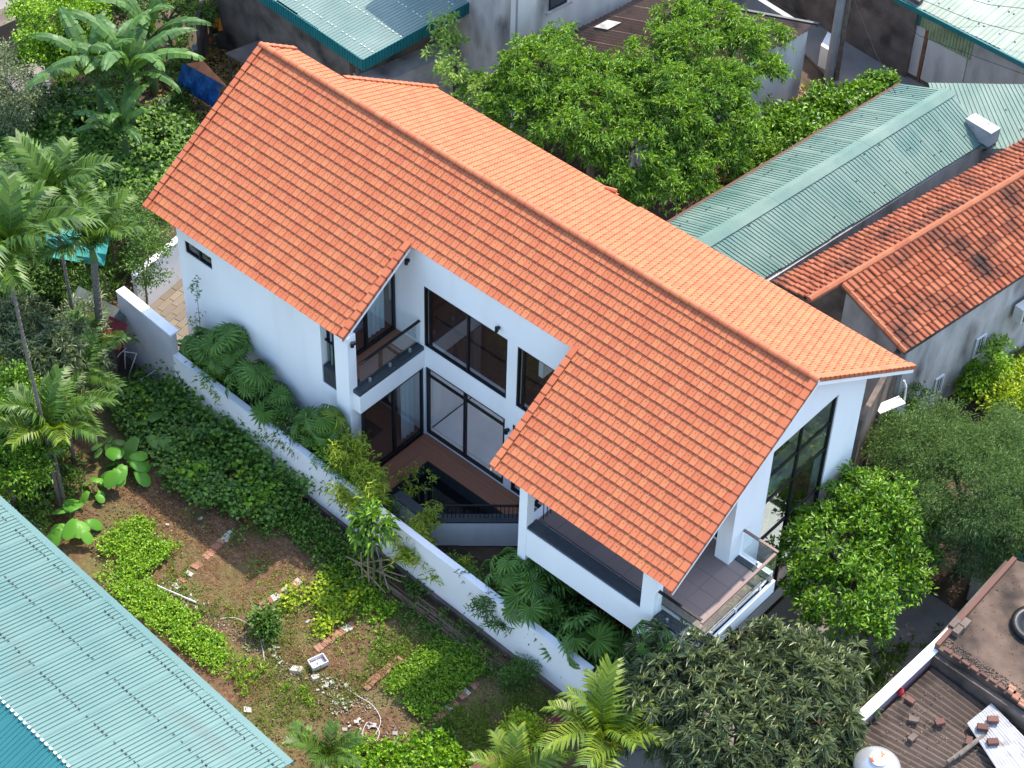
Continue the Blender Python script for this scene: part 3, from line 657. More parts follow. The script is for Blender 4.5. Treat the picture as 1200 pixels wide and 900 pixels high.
# ---- rake caps: stepped edge tiles, ridge caps
def rake(xe, inner, y0, y1, side):
    n = int(round((y1-y0)/DY)); mb = None
    for i in range(n):
        a, b = y0+i*DY, y0+(i+1)*DY+.03; up = 1 if side < 0 else 1
        ya, yb = (-a, -b) if side < 0 else (a, b); x0, x1 = sorted((xe, xe+inner))
        za, zb = RZ-SL*a, RZ-SL*b; s = .014
        mb = MB(); 
        mb.hexa([(x0, ya, za-.03), (x1, ya, za-.03), (x1, yb, zb-.03), (x0, yb, zb-.03), (x0, ya, za+.012), (x1, ya, za+.012), (x1, yb, zb+.040), (x0, yb, zb+.040)] if side < 0 else
                [(x0, yb, zb-.03), (x1, yb, zb-.03), (x1, ya, za-.03), (x0, ya, za-.03), (x0, yb, zb+.040), (x1, yb, zb+.040), (x1, ya, za+.012), (x0, ya, za+.012)])
        xo0, xo1 = (xe-.012, xe+.02) if inner > 0 else (xe-.02, xe+.012)
        mb.hexa([(xo0, min(ya, yb), (zb if side < 0 else za)-.11), (xo1, min(ya, yb), (zb if side < 0 else za)-.11), (xo1, max(ya, yb), (za if side < 0 else zb)-.11), (xo0, max(ya, yb), (za if side < 0 else zb)-.11),
                 (xo0, min(ya, yb), (zb+.038 if side < 0 else za+.010)), (xo1, min(ya, yb), (zb+.038 if side < 0 else za+.010)), (xo1, max(ya, yb), (za+.010 if side < 0 else zb+.038)), (xo0, max(ya, yb), (za+.010 if side < 0 else zb+.038))])
        part('edge_tile', mb, M['cap'], villa)
rake(XL, .16, .05, W1, -1); rake(X1, -.17, Wn, W1, -1); rake(X2, .17, Wn, W3, -1); rake(XR, -.17, .05, W3, -1)
rake(XR, -.17, .05, Wb, 1); rake(XL, .16, .05, Wc, 1); rake(1.93, .17, Wc, Wb, 1)
nr = int((XR-XL)/.30)
for i in range(nr+1):
    x0 = XL-.01+i*(XR-XL-.28)/nr; mb = MB(); b = 0
    for xx, rr in ((x0, .080), (x0+.31, .092)):
        for j in range(7):
            q = math.pi*(j/6); mb.v.append((xx, -rr*1.15*math.cos(q), RZ-.045+rr*.95*math.sin(q)))
        for j in range(7):
            q = math.pi*(j/6); mb.v.append((xx, -(rr-.015)*1.15*math.cos(q), RZ-.045+(rr-.015)*.95*math.sin(q)))
    for j in range(6):
        mb.f += [[j, j+1, 14+j+1, 14+j]]; mb.m += [0]
        mb.f += [[14+j, 14+j+1, 21+j+1, 21+j]]; mb.m += [0]
        mb.f += [[j+1, j, 7+j, 7+j+1]]; mb.m += [0]
    part('ridge_tile', mb, M['cap'], villa)
# valley caps where the two little steps of the back eave show
part('edge_tile', MB().tube([(8.75, 4.68, 5.93), (9.08, 4.80, 5.90)], [.06, .085], 8), M['cap'], villa)

# ================================================================== BOUNDARY WALL
bw = thing('boundary_wall', 'long white rendered garden wall running in front of the house, stepping up at one end', 'wall', (9, -5.75, 0))
A = np.array([1.55, -5.46, 0]); Bp = np.array([17.42, -5.86, 0]); Lw = np.linalg.norm(Bp-A); uu = (Bp-A)/Lw; nn = np.cross(Z_, uu)
mb = MB(); mb.ob(A, uu, Z_, nn, 0, Lw, -.1, 1.72, 0, .17); part('wall', mb, M['white_wall'], bw)
part('coping', MB().ob(A, uu, Z_, nn, .004, Lw+.02, 1.723, 1.76, -.01, .19), M['white'], bw)
part('footing', MB().ob(A, uu, Z_, nn, -.5, Lw, -.1, .16, -.10, -.003), M['conc_dark'], bw)
A2 = np.array([-.95, -5.30, 0]); B2 = np.array([1.545, -5.455, 0]); L2 = np.linalg.norm(B2-A2); u2 = (B2-A2)/L2; n2 = np.cross(Z_, u2)
wgrey = mat('grey_render', (.50,.48,.49), (.60,.58,.59), scale=1.2, rough=.9, bump=.15, bscale=30, stain=(.38,.36,.36), sscale=.8, samt=.45)  # greyer render than the long white stretch, with random darker patches
part('wall', MB().ob(A2, u2, Z_, n2, 0, L2, -.1, 2.50, 0, .20), wgrey, bw)
part('coping', MB().ob(A2, u2, Z_, n2, 0, L2+.02, 2.503, 2.56, -.02, .28), M['white'], bw)
bw2 = thing('yard_wall', 'sunlit white yard wall beside the stone paving at the end of the house', 'wall', (-1.2, -1.5, 0))
a = at(170, 364, 0); b = at(213, 327, 0); d = unit((b-a)); L3 = 6.0; n3 = np.cross(Z_, d)
part('wall', MB().ob(a-d*.2, d, Z_, n3, 0, L3, 0, 1.5, 0, .15), M['white'], bw2)
part('coping', MB().ob(a-d*.2, d, Z_, n3, 0, L3, 1.503, 1.55, -.03, .18), M['white'], bw2)
for i in range(3): part('groove', MB().ob(a+d*(2.6), d, Z_, n3, 0, 3, .3+i*.35, .34+i*.35, -.02, -.001), M['conc'], bw2)
# paving: slabs in courses
part('yard_base', MB().prism([tuple(at(*p, 0)[:2]) for p in ((165, 366), (222, 318), (240, 420), (205, 425))], -.05, .005), M['grout'], None, kind='structure')
pv = link('yard_paving', MB().prism([tuple(at(*p, 0)[:2]) for p in ((150, 366), (222, 318), (240, 430), (205, 435))], -.04, .012).mesh('yard_paving', M['grout']), None, kind='structure')
poly = [tuple(at(*p, 0)[:2]) for p in ((165, 368), (222, 320), (238, 425), (205, 430))]
d2 = d[:2]; e2 = np.array([d[1], -d[0]])
for r in range(14):
    x = -1.5+(r % 2)*.3-(r % 3)*.1
    while x < 5:
        w_ = random.choice((.45, .55, .7)); c = a[:2]+d2*(x+w_/2)+e2*(r*.24+.12)
        if inpoly(np.array([c]), poly)[0]:
            O = np.array([*(a[:2]+d2*x+e2*(r*.24)), 0])
            o = link('paving_slab', MB().ob(O, d, Z_, np.array([*e2, 0]), .012, w_-.008, .012, .03+random.uniform(0, .006), .01, .228).mesh('paving_slab', M['paving']), pv)
        x += w_

# ================================================================== NEIGHBOURING BUILDINGS
def tin_roof(parent, A, B, C, D, m, pitch=.15, amp=.022, sheet=1.05, kind='trap', name='roof_sheet', screws=None, sm='black', jitter=.003, sp=.8):
    """A-B eave, D-C ridge; ribs run A->D"""
    A, B, C, D = (np.asarray(q, float) for q in (A, B, C, D)); L = np.linalg.norm(B-A); ns = max(1, int(round(L/sheet)))
    N = unit(np.cross(B-A, D-A)); N = N if N[2] > 0 else -N
    for s in range(ns):
        u0, u1 = s/ns, (s+1)/ns; nr_ = max(1, int(round(L/ns/pitch))); us, hs = [], []
        for i in range(nr_):
            if kind == 'trap':
                for f, h in ((0, 0), (.62, 0), (.70, 1), (.92, 1)): us.append((i+f)/nr_); hs.append(h)
            else:
                for f in (0, .25, .5, .75): us.append((i+f)/nr_); hs.append(.5-.5*math.cos(2*math.pi*f))
        us.append(1.0+.3/nr_*(s < ns-1)); hs.append(0)
        V = []; off = (s % 2)*.004+random.uniform(0, jitter)
        e0, e1 = random.uniform(-.01, .01), random.uniform(-.01, .01)
        for t in (0+e0, .5, 1+e1*.3):
            for u, h in zip(us, hs):
                U = u0+(u1-u0)*u; P = (A*(1-U)+B*U)*(1-t)+(D*(1-U)+C*U)*t+N*(h*amp+off); V.append(P)
        n = len(us); V = np.array(V); F = [[r*n+i, r*n+i+1, (r+1)*n+i+1, (r+1)*n+i] for r in range(2) for i in range(n-1)]
        link(name, newmesh(name, V, F, [M[m]] if isinstance(m, str) else [m]), parent)
    if screws:
        mb = MB(); k = int(L/(pitch*1.25))
        for t in screws:
            for i in range(k):
                U = (i+.5)/k; P = (A*(1-U)+B*U)*(1-t)+(D*(1-U)+C*U)*t+N*(amp+.008)
                P = P+unit(B-A)*random.uniform(-.01, .01)
                if random.random() < sp: mb.ob(P, unit(B-A), unit(D-A), N, -.032, .032, -.014, .014, -.01, .010)
        if mb.v: part('screws', mb, M[sm], parent, kind='stuff')
def walls(parent, poly, z0, z1, m, name='wall', t=.2):
    """each side of the footprint a wall of its own"""
    n = len(poly)
    for i in range(n):
        a = np.array([*poly[i][:2], 0.]); b = np.array([*poly[(i+1) % n][:2], 0.]); L = np.linalg.norm(b-a); u = (b-a)/L; nn_ = np.cross(Z_, u)
        part(name, MB().ob(a, u, Z_, nn_, .001*i, L-.002-.001*i, z0, z1, 0, t), M[m] if isinstance(m, str) else m, parent)
def win(parent, P, u, n, w, h, g='glass_dark', fr='pvc', bars=0, t=.04):
    P = np.asarray(P, float); F = part('window', MB().ob(P, u, Z_, n, 0, w, 0, t, -.02, .035).ob(P, u, Z_, n, 0, w, h-t, h, -.02, .035).ob(P, u, Z_, n, 0, t, t, h-t, -.02, .035).ob(P, u, Z_, n, w-t, w, t, h-t, -.02, .035), M[fr], parent)
    link('pane', MB().ob(P, u, Z_, n, t, w-t, t, h-t, -.015, .012).mesh('pane', M['stone_dark']), F, loc=(0, 0, 0))
    for i in range(bars):
        link('bar', MB().ob(P, u, Z_, n, t+(w-2*t)*(i+.5)/bars-.01, t+(w-2*t)*(i+.5)/bars+.01, t, h-t, .014, .03).mesh('bar', M['pvc']), F, loc=(0, 0, 0))

# --- big pale teal roof, bottom left
eA, eB = at(-60, 529, 3.4), at(343, 894, 3.4)
eb = unit(eB-eA); pr = np.array([eb[1], -eb[0], 0]); pr = pr if pr[1] < 0 else -pr
rA = eA+pr*4.05+[0, 0, 1.05]; rB = eB+pr*4.05+[0, 0, 1.05]
shed = thing('teal_roofed_shed', 'long shed with a pale teal ribbed metal roof filling the corner beside the vegetable plot', 'building', (*(eB[:2]), 0))
tin_roof(shed, eA+[0, 0, 0], eB, rB, rA, 'tin_teal', pitch=.115, amp=.032, sheet=1.0, screws=(.10, .40, .70), sm='stone_dark')
ND = pr*3.2-[0, 0, .85]
tin_roof(shed, rA, rB, rB+ND, rA+ND, 'tin_teal2', pitch=.125, amp=.02, sheet=1.0, screws=(.96,), sm='stone_dark')
part('flashing', MB().ob(eA, eb, Z_, -pr, 0, np.linalg.norm(eB-eA), -.16, .045, 0, .03).ob(eA, eb, pr, Z_, 0, np.linalg.norm(eB-eA), -.02, .16, .046, .058), M['tin_teal'], shed)
mb = MB(); nL = int(np.linalg.norm(rB-rA)/.16)
for i in range(nL): mb.ob(rA+(rB-rA)*(i+.5)/nL+[0, 0, .04], eb, pr, Z_, -.04, .04, -.03, .03, 0, .02)
part('screws', mb, M['pvc'], shed, kind='stuff')
walls(shed, [eB-eb*.25+pr*.25, eB-eb*.25+pr*7, eA+pr*7, eA+pr*.25], 0, 3.25, 'conc_light')
# --- sea green roof, top centre
g0, g1, g2 = at(300, -14, 4.0), at(425, 70, 4.0), at(640, -20, 4.0)
gb = thing('green_roofed_workshop', 'workshop with a sea green metal roof and dark teal edging behind the villa ridge', 'building', (*g1[:2], 0))
u1 = unit(g0-g1); v1 = unit(g2-g1); far = g2+u1*7+v1*2; 
tin_roof(gb, g1+[0, 0, 0], g1+u1*8.5, g1+u1*8.5+v1*9+[0, 0, 1.1], g1+v1*9+[0, 0, 1.1], 'tin_gtop', pitch=.14, amp=.015, sheet=1.0, screws=(.05, .17, .29, .41, .53), sm='pvc')
for P, u, L in ((g1, u1, 8.5), (g1, v1, 9.0)):
    mb = MB(); nn_ = np.cross(u, Z_); nn_ = nn_ if (nn_@(g1-at(500, -60, 4.0))) > 0 else -nn_; k = int(L/.12); rise = 1.1/9 if u is v1 else 0
    for i in range(k):
        z = P[2]+rise*i*.12; mb.ob([*(P+u*i*.12)[:2], z], u, Z_, nn_, 0, .085, -.42, .02, .0, .03); mb.ob([*(P+u*i*.12)[:2], z], u, Z_, nn_, .0851, .12, -.42, .02, .0, .012)
    part('fascia', mb, M['tin_fascia'], gb)
gw = g1+u1*1.2+v1*.6; walls(gb, [gw+u1*7, gw+u1*7+v1*8, gw+v1*8, gw], 0, 3.5, 'conc_dark')
part('beam', MB().prism([(at(438, 102, 2.6)+q)[:2] for q in (v1*0, v1*3.2, v1*3.2+u1*1.0, u1*1.0)], 2.2, 2.6), M['conc'], gb)
part('wall', MB().prism([(at(445, 104, 2.5)+q)[:2] for q in (v1*0, v1*2.9, v1*2.9+u1*.7, u1*.7)], 0, 2.195), M['conc'], gb)
# --- grey rendered building beyond it
c0 = at(603, 72, 3.5); c1 = at(770, -12, 3.5); v2 = unit(c1-c0); v2[2] = 0; w2 = np.array([-v2[1], v2[0], 0])
grb = thing('grey_rendered_house', 'tall grey rendered house wall with one dark window at the top edge', 'building', (*c0[:2], 0))
cc = np.array([*c0[:2], 0.])
part('wall', MB().ob(cc, v2, Z_, w2, 0, 12, 0, 8, 0, .25), M['conc_light'], grb)
part('wall', MB().ob(cc+v2*.001, w2, Z_, v2, .252, 5, 0, 7.99, 0, .25), M['conc'], grb)
part('drain_pipe', MB().tube([cc-v2*.02-w2*.06+[0, 0, 0], cc-v2*.02-w2*.06+[0, 0, 8]], .04, 8), M['pole'], grb)
wp = at(648, 14, 4.9); dist = (wp-cc)@v2
win(grb, [*(cc+v2*dist)[:2], 4.85], v2, -w2, .75, .95, t=.05, fr='black')
part('string_course', MB().ob([*cc[:2], 4.75], v2, Z_, -w2, dist-.1, dist+.95, 0, .06, 0, .08), M['conc'], grb)
# --- dark fibro roof beside it
e0, e1, r0_, r1_ = at(862, 84, 3.0), at(957, 31, 3.0), at(655, 46, 3.9), at(800, -30, 4.0)
fb = thing('dark_corrugated_house', 'low house with a dark brown corrugated roof and white end wall by the lane', 'building', (*e0[:2], 0))
ve = unit(e1-e0); tin_roof(fb, e0-ve*3.4, e1+ve*.02, e1+ve*.02+(r0_-e0)+[0, 0, 0], e0-ve*3.4+(r0_-e0), 'fibro_far', pitch=.19, amp=.06, sheet=.95, kind='sin', jitter=.02)
part('skylight', MB().ob(at(712, 35, 3.86), ve, unit(r0_-e0), np.cross(ve, unit(r0_-e0))*-1 if np.cross(ve, unit(r0_-e0))[2] < 0 else np.cross(ve, unit(r0_-e0)), 0, .6, 0, .45, .0, .03), M['white_tin'], fb)
wh = unit(np.cross(ve, Z_)); wh = wh if wh[0] > 0 else -wh
q0 = np.array([*(e0-wh*.25)[:2], 0.]); part('wall', MB().ob(q0-ve*4.2, ve, Z_, wh, 0, 4.2+np.linalg.norm(e1-e0)-.1, 0, 2.9, -.2, 0), M['conc_light'], fb)
q1 = np.array([*(e1-wh*.25-ve*.1)[:2], 0.]); part('wall', MB().ob(q1, -wh, Z_, -ve, .201, 4.2, 0, 2.9, 0, .2), M['conc'], fb)
part('vent_grille', MB().ob(q0+ve*.62+[0, 0, 2.15], ve, Z_, wh, 0, .32, 0, .2, 0, .03), M['stone_dark'], fb)
part('edge_strip', MB().ob(e1+ve*.02, unit(r0_-e0), ve, Z_, 0, 4.6, 0, .12, -.03, .09), M['stone_dark'], fb)
# --- lane walls and right-top building
t0, t1 = at(1052, -2, 3.0), at(1205, 76, 3.0); ut = unit(t1-t0); nt_ = np.array([-ut[1], ut[0], 0])
rt = thing('pale_green_roofed_factory', 'long factory with pale green metal roof and stained panel wall facing the lane', 'building', (*t0[:2], 0))
tin_roof(rt, t0-ut*.1, t1+ut*4, t1+ut*4+nt_*8+[0, 0, .9], t0-ut*.1+nt_*8+[0, 0, .9], 'tin_pale', pitch=.16, amp=.02, sheet=1.0, screws=(.08, .22, .36, .5), sm='stone_dark', sp=.4)
part('gutter', MB().ob(t0-ut*.1, ut, Z_, -nt_, 0, 12, -.16, .03, 0, .07), M['tin_fascia'], rt)
b0 = np.array([*(t0+nt_*.25)[:2], 0.])
def wallseg(a, b, m, z1=2.8, z0=0.0, off=0.0): part('wall_panel', MB().ob(b0, ut, Z_, -nt_, a, b-.012, z0, z1, -.2, off), M[m], rt)
lt = mat('lettered_panel', (.42,.42,.38), (.50,.50,.46), scale=2, rough=.9, stain=(.15,.18,.16), sscale=1.6, samt=.44)
wallseg(0, .9, 'tin_fascia', 2.8, 2.2, .03); wallseg(0, 1.15, 'conc_light', 2.19, .2); wallseg(1.17, 1.28, 'rust', 2.2, 0, .02); wallseg(1.3, 2.9, 'conc_light', 1.9, .2)
gtin = MB()
for i in range(17): gtin.ob(b0, ut, Z_, -nt_, .92+i*.125, .92+i*.125+.09, 1.92 if i > 2 else 2.22, 2.8, .0, .05)
part('wall_cladding', gtin, mat('olive_green_tin', (.22,.30,.16), (.27,.35,.20), scale=3, rough=.5, stain=(.14,.18,.10), sscale=2), rt)
wallseg(2.92, 12, 'conc', 2.8, 0); wallseg(1.3, 2.9, 'conc_dark', .19, 0); wallseg(0, 1.15, 'conc_dark', .19, 0)
lw = thing('lane_wall', 'tall dark weathered wall closing the lane behind the concrete pole', 'wall', tuple(at(985, 45, 0)))
la, lb = at(925, 10, 0), at(1060, 92, 0); ul = unit(lb-la); nl = np.array([-ul[1], ul[0], 0])
part('wall', MB().ob(la, ul, Z_, nl, -3, np.linalg.norm(lb-la), 0, 3.2, 0, .2), M['conc_dark'], lw)
part('coping', MB().ob(la, ul, Z_, nl, -3, np.linalg.norm(lb-la), 3.203, 3.27, -.04, .24), M['conc'], lw)
# pole with cables
pb_ = at(971, 92, 0); po = thing('utility_pole', 'round grey concrete utility pole standing in the lane, bundled with a dark post', 'pole', pb_)
link('shaft', MB().tube([(0, 0, 0), (.0, .0, 9)], [.17, .12], 12).mesh('shaft', M['pole']), po, loc=(0, 0, 0))
link('side_post', MB().tube([(.24, .1, 0), (.22, .08, 5)], [.09, .08], 8).mesh('side_post', M['bark']), po, loc=(0, 0, 0))
cbs = MB()
for i, (a, b, c) in enumerate((((.1, 0, 4.5), (4, 1.6, 3.6), (9, 3.5, 3.4)), ((.1, 0, 4.2), (3, .2, 3.2), (7, 1, 3.1)), ((.1, .1, 4.7), (4, 2.6, 3.7), (9, 6, 3.6)), ((.1, 0, 4.0), (2.4, -1.5, 3.2), (5, -3.6, 3.3)))): cbs.tube([a, b, c], .012, 4)
link('cables', cbs.mesh('cables', M['black']), po, kind='stuff', loc=(0, 0, 0))
hp = MB().tube([at(972, 75, 1.0), at(1000, 95, .1)], .02, 5).tube([at(1010, 70, 2.0), at(1040, 100, .05)], .02, 5)
box1 = tag(link('meter_cabinet', MB().prism([at(x, y, .0)[:2] for x, y in ((958, 78), (975, 88), (983, 72), (966, 62))], 0, .9).mesh('meter_cabinet', M['pvc']), None), 'small white cabinet standing beside the foot of the concrete pole', 'cabinet')
# --- green gable roof, right
ez, rz_ = 3.0, 4.0
L0_, L1_ = at(776, 263, ez), at(1052, 98, ez); R0_, R1_ = at(900, 323, ez), at(1160, 163, ez); K0, K1 = (L0_+R0_)/2+[0, 0, 1.0], (L1_+R1_)/2+[0, 0, 1.0]
K0 = at(832, 279, rz_); K1 = at(1112, 106, rz_)
sh = unit(K0-K1); 
gg = thing('green_gabled_house', 'narrow low house with a sea green ribbed metal gable roof and wide ridge cap', 'building', (*K0[:2], 0))
tin_roof(gg, L1_, L0_+sh*1.5, K0+sh*1.5, K1, 'tin_green', pitch=.125, amp=.02, sheet=1.0, screws=(.3, .6), sm='stone_dark', sp=.16)
tin_roof(gg, R1_, R0_+sh*1.5, K0+sh*1.5, K1, 'tin_green', pitch=.125, amp=.02, sheet=1.0, screws=(.25, .55, .85), sm='stone_dark', sp=.13)
dL, dR = unit(L0_-K0), unit(R0_-K0)
for i in range(6):
    a = K1+(K0+sh*1.4-K1)*i/6; b = K1+(K0+sh*1.4-K1)*(i+1)/6-sh*-.02
    up_ = np.array([0, 0, .045+.004*(i % 2)]); mb = MB(); th = np.array([0, 0, .02])
    for dd in (dL, dR): mb.hexa([a+dd*.30+up_, a+up_, b+up_, b+dd*.30+up_, a+dd*.30+up_+th, a+up_+th, b+up_+th, b+dd*.30+up_+th])
    part('ridge_cap', mb, M['tin_green'], gg)
ins = lambda p, q, f: p*(1-f)+q*f
gp = [ins(L0_, R0_, .06)+sh*1.2, ins(L1_, R1_, .06)-sh*-.2, ins(L1_, R1_, .94)-sh*-.2, ins(L0_, R0_, .97)+sh*1.2]
walls(gg, gp, 0, 2.9, 'conc')
part('parapet', MB().ob(R1_+[0, 0, -.35], unit(R0_-R1_), Z_, unit(np.cross(unit(R0_-R1_), Z_)), 0, np.linalg.norm(R0_-R1_)+1, -.3, .20, .02 if 1 else 0, .24), M['conc_dark'], gg)
part('parapet', MB().ob(L1_+[0, 0, -.35], unit(L0_-L1_), Z_, unit(np.cross(unit(L0_-L1_), Z_)), 0, np.linalg.norm(L0_-L1_)+1, -.3, .42, -.2, -.03), M['brick_dark'], gg)
part('gable_end', MB().quad(L1_+sh*.15, R1_+sh*.15, K1+sh*.15-[0, 0, .05], K1+sh*.15-[0, 0, .05]), M['conc'], gg)
part('vent_box', MB().ob(at(1152, 150, 3.3), unit(R0_-R1_), Z_, unit(R1_-L1_), -.1, .35, -.25, .28, -.45, .55), M['white_tin'], gg)
# second green roof behind it
s0, s1 = at(1105, 150, 3.2), at(1240, 215, 3.2)
g2_ = thing('green_lean_to', 'shallow sea green metal roof behind the gabled green roof, meeting the red tiles', 'building', (*s0[:2], 0))
tin_roof(g2_, at(1110, 175, 2.9), at(1290, 175, 2.9), at(1240, 100, 3.7), at(1088, 97, 3.7), 'tin_green', pitch=.15, amp=.02, sheet=1.0, screws=(.3, .6), sm='stone_dark', sp=.3)
part('wall', MB().prism([tuple(at(*p, 2.8)[:2]) for p in ((1112, 172), (1290, 178), (1240, 112), (1095, 104))], 0, 2.6), M['conc'], g2_)
# --- red tiled old house, right
Rz, Ez = 5.0, 3.9
k0, k1 = at(987, 334, Rz), at(1200, 205, Rz); kk = unit(k1-k0); k2 = k0+kk*12.5; kb = at(948, 352, Rz)
f0, f1 = at(1060, 413, Ez), at(1205, 318, Ez); ff = unit(f1-f0); f2 = f0+ff*12.5
h0, h1 = at(905, 332, 4.0), at(1172, 180, 4.0); hh_ = unit(h1-h0); h2 = h0+hh_*13.5
rd = thing('old_red_tiled_house', 'old grey house with a weathered red clay tile roof, dark with moss in places', 'house', (*k0[:2], 0))
def pan_tiles(parent, A, B, C, D, m, tw=.2, tl=.30):
    """A-B eave, D-C ridge"""
    A, B, C, D = (np.asarray(q, float) for q in (A, B, C, D)); L = np.linalg.norm(B-A); W_ = np.linalg.norm(D-A); nu = int(L/tw); nv = max(1, int(W_/tl)); N = unit(np.cross(B-A, D-A)); N = N if N[2] > 0 else -N
    prof = [(0, .0), (.12, .035), (.28, .045), (.45, .03), (.6, .004), (.85, -.004), (1.0, .0)]
    V, F = [], []; k = 0; up_ = unit(D-A)
    for j in range(nv):
        for i in range(nu):
            u0 = i/nu; t0_ = j/nv; jt = random.uniform(-.012, .012); tw_ = random.uniform(-.01, .01)
            for t, lift in ((t0_, .045), (t0_+1.12/nv, .008)):
                for f, h in prof:
                    U = u0+f*1.02/nu+jt*.15; t2 = t+jt*.3; P = (A*(1-U)+B*U)*(1-t2)+(D*(1-U)+C*U)*t2+N*(h+lift+tw_*(f-.5)); V.append(P)
            for f, h in prof: V.append(V[k+prof.index((f, h))]-N*.03)
            n = len(prof)
            for q in range(n-1): F.append([k+q, k+q+1, k+n+q+1, k+n+q]); F.append([k+q+1, k+q, k+2*n+q, k+2*n+q+1])
            k += 3*n
    link('roof_tiles', newmesh('roof_tiles', V, F, [M[m]]), parent, kind='stuff')
pan_tiles(rd, f0, f2, k2, k0, 'old_tile'); pan_tiles(rd, h0-hh_*0, h2, kb+kk*13.3, kb, 'old_tile')
part('roof_deck', MB().hexa([f0-[0,0,.12], f2-[0,0,.12], k2-[0,0,.12], k0-[0,0,.12], f0-[0,0,.02], f2-[0,0,.02], k2-[0,0,.02], k0-[0,0,.02]]), M['conc_dark'], rd)
part('roof_deck', MB().hexa([h0-[0,0,.12], h2-[0,0,.12], k2-[0,0,.12], kb-[0,0,.12], h0-[0,0,.02], h2-[0,0,.02], k2-[0,0,.02], kb-[0,0,.02]]), M['conc_dark'], rd)
n_ = 42
for i in range(n_):
    a = kb+(k2-kb)*i/n_; b = kb+(k2-kb)*(i+1.06)/n_; part('ridge_tile', MB().tube([a+[0, 0, .02], b+[0, 0, .03]], [.095, .115], 8), M['old_cap'], rd)
for i in range(9):
    a = k0+(f0-k0)*i/9; b = k0+(f0-k0)*(i+1.08)/9; part('edge_tile', MB().tube([a+[0, 0, .03], b+[0, 0, .045]], [.075, .09], 7), M['old_cap'], rd)
oc = unit(np.cross(Z_, kk)); oc = oc if oc[0] < 0 else -oc
wb0 = np.array([*(f0+oc*.22+ff*.25)[:2], 0.]); part('wall', MB().ob(wb0, ff, Z_, oc, 0, 12, 0, 3.85, 0, .2), M['conc'], rd)
part('wall', MB().hexa([(*wb0[:2], 0), (*(wb0+ff*.2)[:2], 0), (*(k0+kk*.45)[:2], 0), (*(k0+kk*.25)[:2], 0), (*wb0[:2], 3.8), (*(wb0+ff*.2)[:2], 3.8), (*(k0+kk*.45)[:2], 4.85), (*(k0+kk*.25)[:2], 4.85)]), M['conc'], rd)
hb = np.array([*(h0-oc*.3+hh_*.2)[:2], 0.]); part('wall', MB().hexa([(*(k0+kk*.25)[:2], 0), (*(k0+kk*.45)[:2], 0), (*(hb+hh_*.2)[:2], 0), (*hb[:2], 0), (*(k0+kk*.25)[:2], 4.85), (*(k0+kk*.45)[:2], 4.85), (*(hb+hh_*.2)[:2], 3.85), (*hb[:2], 3.85)]), M['conc_dark'], rd)
part('fascia', MB().ob(f0, ff, Z_, oc, 0, 12.5, -.10, -.03, 0, .05), M['rust'], rd)
nw = -oc
def onwall(px, py):   # meet the front wall plane
    d_ = FW+RT*(px-600)/FPX-UP*(py-450)/FPX; t_ = ((wb0-CAM)@nw)/(d_@nw); return CAM+t_*d_
for (px, py), wd, h in (((1139, 420), .42, .78), ((1092, 464), .36, .68)):
    win(rd, onwall(px, py), ff, nw, wd, h, bars=3, t=.035)
def aircon(label, P, u, n):
    P = np.asarray(P, float); t = thing('air_conditioner', label, 'air conditioner', P)
    part('casing', MB().ob(P, u, Z_, n, 0, .85, 0, .55, .08, .40), M['acw'], t)
    part('grille', MB().ob(P, u, Z_, n, .08, .56, .05, .50, .402, .415), M['stone_dark'], t)
    part('bracket', MB().ob(P, u, Z_, n, .1, .14, -.06, 0, 0, .40).ob(P, u, Z_, n, .7, .74, -.06, 0, 0, .40), M['pole'], t, kind='stuff')
    part('pipe', MB().tube([P+u*.8+n*.2+[0, 0, .3], P+u*1.0+n*.18+[0, 0, .35], P+u*1.05+n*.08+[0, 0, .8], P+u*1.0+[0, 0, 1.0]], .028, 6), M['pvc'], t)
aircon('white outdoor air conditioner on the grey wall at the picture edge below old tiles', onwall(1183, 372), ff, nw)
# lower neighbour wall just behind the villa end, with the other air conditioner
nb = thing('dark_back_wall', 'dark stained wall with rubble behind the villa end, below the old red roof', 'wall', tuple(at(1030, 500, 0)))
m0 = np.array([18.75, 3.3, 0.]); m1 = np.array([*(wb0)[:2], 0.])+[0, -.1, 0]; um = unit(m1-m0); nm = np.array([um[1], -um[0], 0])
q_ = -nm*.15; zz_ = np.array([0, 0, 1.]); part('wall', MB().hexa([m0, m1, m1+q_, m0+q_, m0+zz_*4.7, m1+zz_*3.75, m1+q_+zz_*3.75, m0+q_+zz_*4.7]), M['conc_dark'], nb)
def onplane(px, py, O, n):
    d_ = FW+RT*(px-600)/FPX-UP*(py-450)/FPX; t_ = ((O-CAM)@n)/(d_@n); return CAM+t_*d_
acP = np.array(at(1018, 490, 2.6)); aircon('white outdoor air conditioner hanging behind the villa end with a curled white pipe', acP, unit(np.array([.35, 1, 0])), unit(np.array([1, -.35, 0])))
